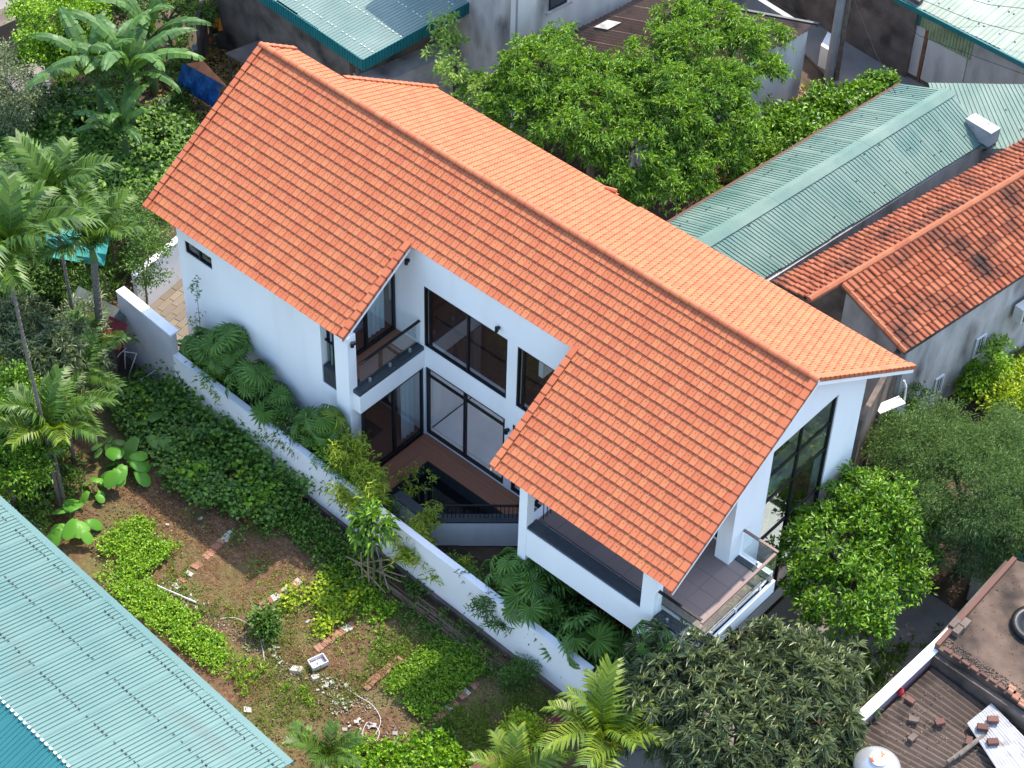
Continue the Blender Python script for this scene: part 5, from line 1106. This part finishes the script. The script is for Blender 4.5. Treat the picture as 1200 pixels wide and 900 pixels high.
T('climbing_shrub', 'dark climber on the stained wall behind the villa end', (1075, 500), [(1075, 470, 1.7, .4), (1050, 520, 1.2, .5), (1030, 560, .9, .5)], dens=50, nleaf=8, L=.12, W=.05, m=M['l_dark'], trunk_h=.5, r0=.04, cat='shrub')
# --- left side trees
T('mango_tree', 'mango tree with fine pointed leaves between the palms at the left', (60, 520), [(55, 420, 2.6, 1.0), (20, 380, 2.8, .9), (75, 460, 2.0, .8), (40, 450, 2.4, .7)], dens=32, nleaf=11, L=.24, W=.045, m=M['l_mango'], trunk_h=1.2, r0=.1, spread=1.0, droop=.35, csize=.03, lift=.45)
T('broadleaf_tree', 'bright green bushy tree at the left edge above the teal roof', (15, 600), [(15, 480, 2.6, .9), (10, 540, 2.2, 1.0), (35, 520, 2.0, .7), (20, 455, 2.8, .5)], dens=65, nleaf=8, L=.13, W=.06, m=M['l_citrus'], trunk_h=1.2, r0=.1, spread=1.0)
T('slender_tree', 'small thin tree with round leaves inside the sunlit paved yard', (172, 362), [(175, 300, 2.3, .55), (160, 275, 2.6, .5), (182, 325, 1.7, .3), (165, 318, 1.9, .3)], dens=42, nleaf=8, L=.10, W=.05, m=M['l_dark'], trunk_h=1.0, r0=.035, inner=.3, spread=1.0)
T('broadleaf_tree', 'yellow green tree at the top left corner over the pale path', (70, 110), [(60, 30, 2.8, .9), (90, 15, 2.9, .9), (45, 60, 2.3, .6), (75, 75, 2.0, .6), (100, 50, 2.2, .6), (30, 15, 2.6, .5)], dens=50, nleaf=8, L=.13, W=.075, m=M['l_crop'], trunk_h=1.2, r0=.08, spread=1.0)
T('olive_bush', 'dull olive round bush at the left edge beside the path', (10, 150), [(12, 100, 1.7, .9), (25, 125, 1.3, .7), (-5, 75, 2.0, .8), (15, 145, .8, .6)], dens=70, nleaf=8, L=.09, W=.04, m=M['l_mango'], trunk_h=.8, r0=.07, spread=1.0)
T('broadleaf_tree', 'dark green tree at the top edge right of the banana clump', (200, 60), [(160, -5, 2.8, .8), (215, 5, 2.2, .6), (140, 20, 2.0, .6), (230, 20, 1.5, .5)], dens=48, nleaf=8, L=.13, W=.06, m=M['l_dark'], trunk_h=1.2, r0=.08)
T('dark_shrub', 'dark shrub behind the sooty shelter under the green roof', (320, 40), [(312, 20, 1.4, .55), (325, 38, .9, .4), (300, 10, 1.4, .5)], dens=55, nleaf=8, L=.12, W=.06, m=M['l_dark'], trunk_h=.5, r0=.04, cat='shrub')
T('olive_bush', 'pale grey green bush behind the palm crowns', (60, 260), [(30, 215, 1.2, .8), (60, 245, 1.0, .6), (8, 235, 1.2, .6), (45, 195, .9, .6)], dens=70, nleaf=10, L=.12, W=.022, m=M['l_feather'], trunk_h=.5, r0=.05, spread=1.0, cat='shrub')
T('leafy_shrub', 'tangled shrub beside the teal net and the yard wall', (150, 300), [(150, 255, 1.5, .6), (170, 280, 1.4, .45), (130, 250, 1.3, .5), (185, 260, 1.0, .45), (160, 235, 1.0, .5)], dens=55, nleaf=9, L=.11, W=.045, m=M['l_dark'], trunk_h=.5, r0=.05, cat='shrub', spread=1.0)
# --- ground cover on the left and around
def PA(name, label, poly, **k): return patch(name, label, poly, **k)
PA('ground_vine', 'carpet of dark green vine covering the waste ground at the upper left', [(-20, 130), (60, 125), (130, 130), (215, 150), (240, 190), (200, 250), (165, 240), (120, 260), (60, 270), (-20, 260)], dens=150, nleaf=4, L=.17, W=.15, m=M['l_vine'], h=(.15, .55), flat=.8, up=.2, clump=.12, hump=.28, nsc=1.5, thr=-.85)
PA('ground_vine_light', 'paler weedy patches over the vine carpet', [(0, 140), (80, 150), (180, 240), (120, 265), (20, 230)], dens=50, nleaf=5, L=.14, W=.07, m=M['l_crop'], h=(.2, .6), thr=.15, seed=8, hump=.25)
PA('undergrowth', 'mixed undergrowth beneath the palms at the left', [(-20, 250), (110, 250), (180, 300), (150, 340), (100, 400), (60, 480), (100, 560), (60, 640), (-20, 600)], dens=100, nleaf=6, L=.17, W=.06, m=M['l_dark'], h=(.02, .5), thr=-.5, seed=2, hump=.2)
PA('garden_vine', 'dark green bean vine sprawling along the inner corner of the boundary wall', [(135, 462), (160, 445), (205, 462), (262, 512), (300, 550), (362, 600), (352, 625), (300, 612), (262, 615), (215, 590), (190, 540), (140, 500)], dens=230, nleaf=4, L=.125, W=.11, m=M['l_vine'], h=(.03, .5), flat=.7, up=.3, clump=.1, hump=.25, thr=-.55, seed=4)
PA('garden_vine', 'dark green vine climbing the left foot of the white wall', [(180, 440), (215, 455), (300, 520), (370, 590), (362, 600), (290, 560), (215, 480)], dens=110, nleaf=4, L=.14, W=.13, m=M['l_vine'], h=(.4, 1.05), flat=.6, up=.2, clump=.14, thr=-.35, seed=14)
PA('sweet_potato_vine', 'rank dark green growth beside the wall in the shadow of the house', [(215, 560), (300, 590), (365, 600), (420, 650), (440, 690), (400, 690), (350, 640), (300, 620), (275, 640), (225, 610)], dens=180, nleaf=5, L=.11, W=.065, m=M['l_vine'], h=(.02, .3), up=.5, thr=-.35, seed=6, hump=.1)
PA('bright_crop', 'dense bright green leafy crop near the top of the teal roof', [(145, 612), (190, 622), (198, 650), (178, 672), (140, 668), (118, 640)], dens=330, nleaf=6, L=.085, W=.055, m=M['l_crop'], h=(.06, .24), flat=.3, hump=.05)
PA('bright_crop', 'long strip of bright green leafy crop beside the teal roof edge', [(118, 672), (160, 680), (205, 712), (250, 740), (270, 768), (256, 790), (235, 785), (190, 745), (140, 700)], dens=330, nleaf=6, L=.085, W=.055, m=M['l_crop'], h=(.06, .24), flat=.3, hump=.05, thr=-1.3, seed=5)
PA('yellow_green_crop', 'loose yellow green leafy crop in the middle bed', [(360, 690), (385, 668), (430, 660), (440, 690), (420, 715), (400, 728), (378, 748), (362, 735), (375, 715)], dens=75, nleaf=8, L=.12, W=.085, m=M['l_lime'], h=(.05, .18), flat=.4, thr=-.6, seed=11, clump=.08)
PA('yellow_green_crop', 'small yellow green clump above the dark green shrub', [(330, 696), (350, 686), (362, 698), (352, 715), (336, 718)], dens=75, nleaf=8, L=.12, W=.085, m=M['l_lime'], h=(.05, .16), flat=.4, thr=-.5, seed=12, clump=.08)
PA('herb_bed', 'dense olive green herb bed beside the double brick strip', [(462, 788), (520, 752), (560, 758), (568, 790), (540, 815), (500, 850), (475, 830), (450, 812)], dens=300, nleaf=6, L=.085, W=.05, m=leafm('herb_leaf', (.06,.15,.015), (.17,.27,.03)), h=(.04, .2), flat=.2, thr=-1.2, seed=21)
PA('grass_bed', 'thin grassy bed between the last brick edging and the maroon sheet', [(505, 858), (560, 805), (640, 808), (660, 830), (600, 880), (550, 900), (515, 900)], dens=150, nleaf=5, L=.13, W=.018, m=M['l_grass'], h=(.01, .08), up=.9, thr=-.6, seed=22)
PA('weeds', 'weedy grass scattered over the lower garden beds', [(160, 680), (300, 735), (380, 640), (460, 680), (620, 800), (660, 840), (560, 905), (340, 905), (250, 800), (200, 730)], dens=85, nleaf=6, L=.11, W=.024, m=M['l_grass'], h=(.0, .07), up=.8, thr=-.02, seed=23, clump=.08)
PA('weeds', 'leafy weeds at the corner of the teal roof', [(255, 778), (290, 770), (318, 782), (305, 805), (285, 815), (262, 800)], dens=90, nleaf=6, L=.12, W=.05, m=M['l_crop'], h=(.02, .25), thr=-.5, seed=24)
PA('weeds', 'low yellow weeds in the bare ground below the stones', [(310, 820), (350, 800), (372, 815), (350, 845), (320, 850)], dens=70, nleaf=7, L=.12, W=.03, m=M['l_crop'], h=(.0, .12), thr=-.1, seed=25)
PA('leafy_weeds', 'broad green weeds at the bottom edge of the garden', [(400, 880), (450, 870), (520, 865), (560, 905), (400, 905)], dens=140, nleaf=6, L=.13, W=.08, m=M['l_crop'], h=(.02, .22), thr=-.5, seed=26)
PA('leafy_weeds', 'green weeds below the herb bed', [(492, 858), (520, 848), (530, 872), (505, 885)], dens=200, nleaf=6, L=.10, W=.07, m=M['l_vine'], h=(.02, .16), thr=-1.2, seed=27)
PA('wall_weeds', 'dark green weeds growing along the outer foot of the white wall', [(380, 640), (440, 650), (520, 720), (600, 790), (660, 822), (640, 835), (540, 775), (470, 735), (400, 680)], dens=110, nleaf=6, L=.12, W=.05, m=M['l_dark'], h=(.0, .2), thr=-.15, seed=28)
PA('wall_weeds', 'green shoots scattered in the shaded strip below the stick cage', [(400, 690), (450, 690), (540, 760), (500, 760), (440, 740)], dens=170, nleaf=7, L=.10, W=.06, m=M['l_crop'], h=(.0, .14), thr=.1, seed=29)
PA('grass_tufts', 'short grass tufts on the bare soil beds', [(150, 560), (215, 600), (360, 660), (440, 720), (400, 780), (260, 720), (130, 620)], dens=45, nleaf=6, L=.08, W=.014, m=M['l_dry'], h=(-.02, .02), up=.5, thr=-.5, seed=30)
PA('strip_planting', 'dense dark planting in the strip between villa and boundary wall', [(1.3, -4.45), (8.2, -4.65), (10.0, -4.9), (10.0, -5.5), (1.3, -5.3)], world=True, dens=110, nleaf=7, L=.17, W=.06, m=M['l_dark'], h=(.1, 1.3), thr=-.75, seed=31, hump=.25)
PA('strip_planting', 'low shrubs under the terrace at the villa corner', [(13.9, -4.4), (14.2, -4.0), (17.6, -4.0), (18.6, -5.6), (13.5, -5.5)], world=True, dens=120, nleaf=7, L=.18, W=.05, m=M['l_fan'], h=(.3, 1.6), thr=-.5, seed=32, hump=.3)
PA('rough_grass', 'rough weeds in the bare plot beside the grey tiled house', [(1060, 520), (1150, 430), (1230, 400), (1230, 560), (1100, 560)], dens=70, nleaf=6, L=.15, W=.04, m=M['l_grass'], h=(.0, .15), thr=.0, seed=33)
PA('yard_weeds', 'weeds growing in the shaded yard between the parapet and the trees', [(980, 780), (1060, 740), (1100, 700), (1090, 740), (1020, 830), (990, 850)], dens=80, nleaf=7, L=.15, W=.05, m=M['l_dark'], h=(.0, .35), thr=-.2, seed=34)
PA('fallen_leaves', 'dry fallen leaves on the dirt around the shelter and litter heap', [(180, 100), (300, 20), (330, 60), (300, 130), (200, 170)], dens=60, nleaf=4, L=.13, W=.07, m=M['l_dry'], h=(-.06, .03), flat=.8, thr=-.3, seed=35)
PA('fallen_leaves', 'dry fallen leaves under the trees beside the green gabled house', [(780, 230), (880, 110), (960, 110), (900, 200), (800, 250)], dens=60, nleaf=4, L=.13, W=.06, m=M['l_dry'], h=(-.06, .05), flat=.8, thr=-.4, seed=36)
# --- single shrubs in the plot
T('garden_shrub', 'small dark green shrub standing alone beside the curved hose', (310, 742), [(310, 735, .28, .26), (313, 728, .4, .18)], dens=110, nleaf=7, L=.14, W=.08, m=M['l_dark'], trunk_h=.15, r0=.02, cat='shrub', spread=.9)
T('garden_shrub', 'small dark bush at the foot of the white wall beside the bamboo heap', (610, 800), [(608, 795, .3, .35), (615, 785, .5, .22)], dens=90, nleaf=8, L=.10, W=.03, m=M['l_dark'], trunk_h=.15, r0=.02, cat='shrub')
T('garden_shrub', 'round yellow green bush next to the maroon metal sheet', (612, 872), [(610, 862, .35, .42), (618, 856, .5, .3)], dens=120, nleaf=8, L=.08, W=.05, m=M['l_lime'], trunk_h=.15, r0=.02, cat='shrub')
# --- broad leaf plants (elephant ears): every leaf a part
def ear_mesh(s=.34, seed=0, m='l_ear'):
    g = np.random.default_rng(seed); mb = MB(); n = 14; mb.tube([(0, 0, 0), (.12, 0, .25), (.28, 0, .42)], [.014, .011, .008], 4, mi=1)
    c = np.array([.28, 0, .42]); R_ = []
    for i in range(n):
        a = 2*math.pi*i/n; r = s*(.62+.38*math.cos(a/1.0)*.6+.12*math.cos(2*a)); r *= .72 if abs(a-math.pi) < .3 else 1
        R_.append(c+np.array([r*math.cos(a)+s*.15, r*math.sin(a)*.85, -.10*(r/s)**2-.25*r*math.cos(a)]))
    b = len(mb.v); mid = c+[s*.15, 0, .0]; mb.v += [tuple(mid)]+[tuple(p) for p in R_]
    R2 = [(mid*.5+p*.5)+[0, 0, .035] for p in R_]; mb.v += [tuple(p) for p in R2]
    for i in range(n):
        j = (i+1) % n; mb.f += [[b, b+1+n+i, b+1+n+j], [b+1+n+i, b+1+i, b+1+j, b+1+n+j]]; mb.m += [0, 0]
    return mb.mesh('broad_leaf', [M[m], M['stem']], True)
ears = [ear_mesh(.34, i) for i in range(3)]; ears2 = [ear_mesh(.30, 9, 'l_fan')]
def ear_plant(label, px, py, n, s=1.0, em=ears, nm='broadleaf_plant'):
    t = thing(nm, label, 'plant', at(px, py, 0))
    for i in range(n):
        o = link('broad_leaf', em[i % len(em)], t, loc=(random.uniform(-.15, .15)*s, random.uniform(-.15, .15)*s, random.uniform(-.05, .2))); o.rotation_euler = (random.uniform(-.3, .3), random.uniform(-.2, .3), i*2.4); q = s*random.uniform(.7, 1.15); o.scale = (q, q, q)
ear_plant('cluster of big round dark green leaves in the vegetable plot, nearest the wall', 180, 520, 9, 1.25, [ear_mesh(.34, 4, 'l_fan')])
ear_plant('cluster of big round bright green leaves beside the left bare bed', 146, 556, 12, 1.15)
ear_plant('cluster of big round green leaves just above the teal roof edge', 90, 622, 11, 1.2)
# --- palms
fr = [frond_mesh(2.2, 32, .72, .070, 1.55, 1.05, i, arch=(-.08, .06, .1)[i]) for i in range(3)]
fry = [frond_mesh(2.0, 32, .66, .062, 1.5, 1.0, 10+i, m='l_palm_y', arch=(-.06, .08, .02)[i]) for i in range(3)]
palm('areca_palm', 'tall areca palm whose crown stands nearest the villa at the left', at(95, 425, 0), 5.5, fr, 10, 1.0, lean=(-.15, .1), rot0=.3)
palm('areca_palm', 'tallest areca palm at the left edge with a long bare trunk down to the soil', at(70, 592, 0), 8.0, fr, 12, 1.15, lean=(-.55, .2), rot0=1.1)
palm('areca_palm', 'areca palm leaning over the corner of the boundary wall', at(122, 432, 0), 4.3, fr, 10, .95, lean=(.2, .1), r=.12, rot0=2)
palm('young_palm', 'short young palm under the mango leaves at the left', at(100, 500, 0), 1.2, fr, 8, .75, rot0=.5)
palm('young_palm', 'bushy sunlit young palm left of the bare soil bed', at(75, 590, 0), 2.2, [fr[0], fry[1], fr[2]], 10, .9, rot0=1.5)
palm('young_palm', 'small palm at the left edge just above the teal roof', at(20, 600, 0), 1.0, fr, 7, .8, rot0=2.5)
palm('young_palm', 'small palm at the bottom edge right of the teal roof', at(383, 905, 0), .3, fr, 8, .62, rot0=.5, trunk=False, elev=(.1, .6))
palm('sunlit_palm', 'large sunlit yellow green palm at the bottom centre beside the wall end', at(703, 935, 0), 1.9, fry, 12, 1.0, rot0=.8, elev=(-.15, .55))
palm('sunlit_palm', 'half cut off yellow palm at the bottom edge', at(600, 960, 0), 1.2, fry, 7, .8, rot0=.3)
# fan palms in the strip
fans = [fan_mesh(.58, 15, .8, i, spread=(4.6, 4.0, 5.2)[i], cup=(.3, .45, .2)[i], tilt=(-.5, -.9, .1)[i]) for i in range(3)]
fany = [fan_mesh(.55, 18, .7, 5, 'l_palm_y'), fans[0], fans[1]]
def FP(label, x, y, h, n, s, ms=fans, **k): fan_palm('fan_palm', label, (x, y, 0), h, ms, n, s, **k)
FP('fan palm against the blank white wall of the villa, furthest left', 2.4, -4.95, 2.1, 24, .85)
FP('fan palm with upright folded leaves in front of the white villa wall', 3.3, -4.85, 2.7, 34, .92)
FP('fan palm spilling over the white wall just right of the blank facade palms', 4.35, -5.05, 2.3, 28, .88)
FP('fan palm beside the left corner column, over the white wall', 5.6, -4.95, 1.1, 12, .8)
FP('fan palm with yellowing leaves beside the court column', 7.4, -5.0, 2.6, 28, .85, fany)
FP('pale fan palm directly below the little balcony', 8.3, -4.95, 1.5, 12, .8, fany)
FP('large dark fan palm in the middle of the planted strip below the terrace', 14.35, -5.0, 2.1, 28, 1.0)
FP('dark fan palm close to the foot of the terrace column', 13.7, -5.1, 1.2, 14, .85)
FP('dark fan palm right under the terrace edge', 15.1, -5.1, 1.7, 18, 1.0)
FP('low fan palm hanging over the white wall below the terrace', 15.7, -5.2, 1.1, 12, .85)
FP('fan palm at the villa corner left of the mango tree', 16.9, -5.1, 1.6, 16, 1.1)
FP('small feathery fan palm on the terrace edge behind the mango tree', 18.8, -5.3, 3.6, 9, .6)
# fish-tail plant by the wall and thin sapling on the facade
pl = thing('glossy_leaved_sapling', 'slim sapling with big glossy leaves at the step of the boundary wall', 'tree', (1.45, -4.95, 0))
link('trunk', MB().tube([(0, 0, 0), (.03, 0, .8), (-.02, 0, 1.6)], [.06, .05, .035], 7).mesh('trunk', M['bark']), pl, loc=(0, 0, 0))
for i in range(14):
    o = link('broad_leaf', ears[i % 3], pl, loc=(0, 0, 1.3+.05*(i % 6))); s = random.uniform(.55, .8); o.scale = (s, s*.7, s); o.rotation_euler = (random.uniform(-.4, .4), random.uniform(.1, .7), i*2.4)
def bamboo(label, px, py, n, h, spread, m='l_bamboo', dens=26, nm='bamboo_clump', L=.2, W=.035, r=.014):
    base = np.array([px, py, 0.]); t = thing(nm, label, 'bamboo', base); Vs, Fs, k = [], [], 0
    for i in range(n):
        a = random.uniform(0, 6.28); q = random.uniform(0, 1)**.6*spread; b = np.array([random.uniform(-.15, .15), random.uniform(-.1, .1), 0]); hh = h*random.uniform(.6, 1.05)
        p = [b, b+np.array([math.cos(a)*q*.25, math.sin(a)*q*.25, hh*.5]), b+np.array([math.cos(a)*q*.7, math.sin(a)*q*.7, hh*.85]), b+np.array([math.cos(a)*q*1.1, math.sin(a)*q*1.1, hh])]
        link('cane', MB().tube(p, [r, r*.8, r*.5, r*.3], 5).mesh('cane', M['stem']), t, loc=(0, 0, 0))
        T_ = rng.uniform(.35, 1, dens); P = np.stack([np.interp(T_, [0, .33, .7, 1], [c[j] for c in p]) for j in range(3)], 1)
        P = P+rng.normal(0, .13, P.shape)*[1, 1, .6]; Pl = np.repeat(P, 7, 0); D = sphere_dirs(len(Pl), -.5); Pl = Pl+rng.normal(0, .05, Pl.shape)
        V, F = leaf_arr(Pl, D, L*rng.uniform(.6, 1.2, len(Pl)), W*rng.uniform(.8, 1.2, len(Pl)), .3); Vs.append(V); Fs.append(F+k); k += len(V)
    link('leaves', newmesh('leaves', np.concatenate(Vs), np.concatenate(Fs), [M[m]]), t, kind='stuff', loc=(0, 0, 0))
bamboo('bushy yellow green bamboo clump leaning over the wall at the open court', 9.0, -5.1, 18, 2.5, .85, dens=34)
bamboo('lighter bamboo clump in front of the diagonal white parapet', 10.9, -5.25, 11, 1.7, .85, dens=24)
bamboo('low bamboo shoots against the foot of the diagonal parapet', 11.9, -5.2, 6, 1.1, .6, 'l_bamboo', 20)
bamboo('thin bamboo sprays drooping over the white wall below the terrace', 14.0, -5.4, 12, 1.7, .9, 'l_dark', 28)
bamboo('thin bamboo cane climbing the blank white facade under the small window', 1.95, -4.6, 2, 4.4, .15, 'l_dark', 12, L=.13, nm='thin_bamboo')
bamboo('single thin bamboo cane rising through the dark pond opening', 9.9, -3.6, 1, 2.3, .2, 'l_bamboo', 8, L=.12, nm='thin_bamboo', r=.01)
bamboo('thin cane beside the terrace column above the fan palm', 13.9, -5.1, 3, 3.0, .3, 'l_dark', 12, L=.13, nm='thin_bamboo', r=.01)
bamboo('sparse pond plants with orange tinged leaves in the dark court opening', 9.3, -3.6, 5, .9, .5, 'l_bamboo', 7, L=.16, nm='pond_plant', r=.008)
T('court_sapling', 'young tree with long drooping green leaves outside the wall inside the stick cage', (436, 690), [(440, 608, 2.3, .30), (430, 622, 2.0, .22)], dens=60, nleaf=7, L=.22, W=.09, m=M['l_citrus'], trunk_h=1.9, r0=.03, droop=.6)
# --- banana clump: every leaf a part
bl = [banana_leaf_mesh(2.3, .42, 1.7, 1.1, i, ('l_banana', 'l_banana', 'l_fan')[i]) for i in range(3)]
def banana(label, px, py, h, n, s, rot0):
    t = thing('banana_plant', label, 'banana plant', at(px, py, 0)); link('trunk', MB().tube([(0, 0, -.1), (0, 0, h*.6), (.05, 0, h)], [.15, .12, .08], 9).mesh('trunk', M['stem']), t, loc=(0, 0, 0))
    for i in range(n):
        o = link('banana_leaf', bl[i % 3], t, loc=(0, 0, h-.1+.03*i)); q = s*random.uniform(.8, 1.1); o.scale = (q, q, q)
        o.rotation_euler = (random.uniform(-.3, .3), -random.uniform(-.25, .45)-.25*(i/n), rot0+i*2.4+random.uniform(-.25, .25))
banana('large banana plant in the middle of the clump beside the villa roof corner', 158, 160, 2.3, 13, 1.3, .2)
banana('banana plant at the left of the clump with drooping leaves', 122, 152, 2.0, 11, 1.2, 1.2)
banana('small banana plant at the front of the clump', 150, 195, 1.2, 10, 1.0, 2.0)
banana('banana plant at the back of the clump near the top edge', 182, 108, 2.2, 10, 1.15, .7)
banana('small broken banana plant beside the orange umbrella', 345, 45, 1.0, 5, .5, .7)

PA('undergrowth', 'mixed weeds and seedlings on the ground beneath the banana clump', [(70, 60), (130, 40), (215, 40), (225, 120), (240, 170), (120, 150), (60, 140)], dens=70, nleaf=6, L=.17, W=.07, m=M['l_dark'], h=(.0, .5), thr=-.35, seed=41, hump=.2)
PA('dry_litter', 'brown twigs and dead leaves scattered through the vegetable plot', [(120, 540), (215, 560), (450, 700), (660, 820), (560, 900), (340, 900), (200, 730)], dens=40, nleaf=2, L=.08, W=.014, m=M['l_dry'], h=(-.01, .02), flat=.8, thr=-.1, seed=42)
PA('seedlings', 'rows of tiny pale green seedlings in the dry middle of the plot', [(300, 640), (420, 720), (470, 760), (430, 800), (380, 760), (300, 720)], dens=40, nleaf=6, L=.07, W=.035, m=M['l_crop'], h=(.0, .06), thr=-.4, seed=43)
PA('garden_vine', 'lighter bean leaves mixed through the vine by the boundary wall', [(140, 462), (262, 512), (350, 600), (300, 610), (200, 560)], dens=45, nleaf=5, L=.15, W=.11, m=M['l_crop'], h=(.2, .6), thr=.1, seed=44, flat=.4)
PA('dead_stalks', 'dry bent stalks in the vine beside the wall', [(270, 560), (350, 600), (345, 640), (290, 620)], dens=30, nleaf=4, L=.35, W=.02, m=M['l_dry'], h=(.1, .4), thr=-.3, seed=45)
T('leafy_shrub', 'dense mixed shrub below the tall palms at the left edge', (50, 350), [(30, 300, 1.6, .9), (70, 320, 1.4, .7), (10, 330, 1.5, .8), (100, 350, 1.0, .5)], dens=45, nleaf=9, L=.16, W=.05, m=M['l_dark'], trunk_h=.6, r0=.06, cat='shrub')
T('leafy_shrub', 'grey green shrub hiding the lean-to roof beside the palm trunks', (80, 470), [(95, 375, 1.8, .55), (70, 395, 1.9, .5), (110, 440, .9, .4)], dens=34, nleaf=10, L=.2, W=.045, m=M['l_mango'], trunk_h=.8, r0=.05, cat='shrub')
palm('areca_palm', 'slim areca palm at the left edge behind the others', at(35, 460, 0), 5.2, fr, 9, .95, lean=(-.2, .2), rot0=2.2)
palm('young_palm', 'dark young palm beside the mossy trunk at the boundary wall', at(110, 455, 0), .8, fr, 8, .7, rot0=1.0)
palm('young_palm', 'dark young palm beside the bare soil at the left', at(88, 545, 0), 1.3, fr, 8, .75, rot0=.2)

def SB(label, x, y, z, r, m, L=.16, W=.06, dens=40): tree('strip_shrub', label, (x, y, 0), [((x, y, z), (r, r*.55, r*.8)), ((x+r*.7, y+.05, z*.8), (r*.7, r*.5, r*.6)), ((x-r*.7, y, z*.85), (r*.6, r*.4, r*.6))], dens, 8, L, W, m, z*.6, .04, cat='shrub', spread=1.0)
SB('loose green shrub at the foot of the blank white facade, near the wall step', 1.9, -4.85, 1.1, .55, M['l_dark'])
SB('mid green shrub spilling over the wall between the two fan palm groups', 5.3, -5.0, 1.2, .65, M['l_tree'], .14, .05)
SB('light green shrub beside the corner column of the villa', 6.4, -4.95, 1.4, .6, M['l_tree'], .15, .05)
SB('dark shrub leaning over the wall left of the bamboo', 8.2, -5.1, 1.0, .5, M['l_dark'])
SB('low green shrub under the diagonal parapet', 12.4, -4.95, .4, .45, M['l_tree'], .12, .05)
SB('dark leafy shrub overhanging the wall between the terrace palms', 15.9, -5.1, 1.2, .7, M['l_dark'])

PA('low_weeds', 'low weeds on the dark soil in front of the diagonal parapet', [(10.0, -4.9), (13.6, -4.6), (13.6, -5.5), (10.0, -5.5)], world=True, dens=90, nleaf=6, L=.13, W=.05, m=M['l_dark'], h=(.02, .3), thr=-.2, seed=51)
FP('ragged fan palm at the bend of the planted strip left of the corner column', 5.2, -5.0, 1.9, 22, .8)
FP('light fan palm between the facade palms and the balcony', 6.6, -5.05, 1.8, 22, .8, fany)

PA('creeping_weeds', 'creeping green weeds spreading over the lower garden beds', [(420, 720), (540, 760), (660, 825), (600, 880), (500, 860), (440, 800), (400, 770)], dens=130, nleaf=6, L=.08, W=.04, m=M['l_grass'], h=(.0, .06), thr=.25, seed=61)
PA('creeping_weeds', 'creeping weeds between the bare beds and the teal roof', [(100, 600), (150, 600), (240, 700), (300, 730), (260, 760), (120, 650)], dens=90, nleaf=6, L=.08, W=.04, m=M['l_grass'], h=(.0, .08), thr=-.1, seed=62)
ear_plant('low round leaved weed cluster beside the left palms, smallest of the broad leaf clusters', 112, 580, 7, .8)
ear_plant('round green leaves at the shaded left corner of the vegetable plot', 128, 532, 8, .9, [ear_mesh(.34, 4, 'l_fan')])

SB('pale green shrub among the fan palms against the blank facade', 3.0, -5.05, 1.7, .5, M['l_tree'], .16, .05)
SB('shrub with narrow pale leaves just left of the court column', 6.0, -5.15, 1.5, .5, M['l_mango'], .22, .04)

SB('tall loose shrub in front of the corner column, left of the bamboo', 7.9, -5.15, 1.9, .6, M['l_tree'], .16, .045)
SB('shrub overtopping the wall between the blank facade and the column', 5.7, -5.2, 1.6, .55, M['l_dark'], .15, .06)
bamboo('airy bamboo tuft rising over the wall between column and court', 8.5, -5.2, 12, 2.9, .7, 'l_bamboo', 28)
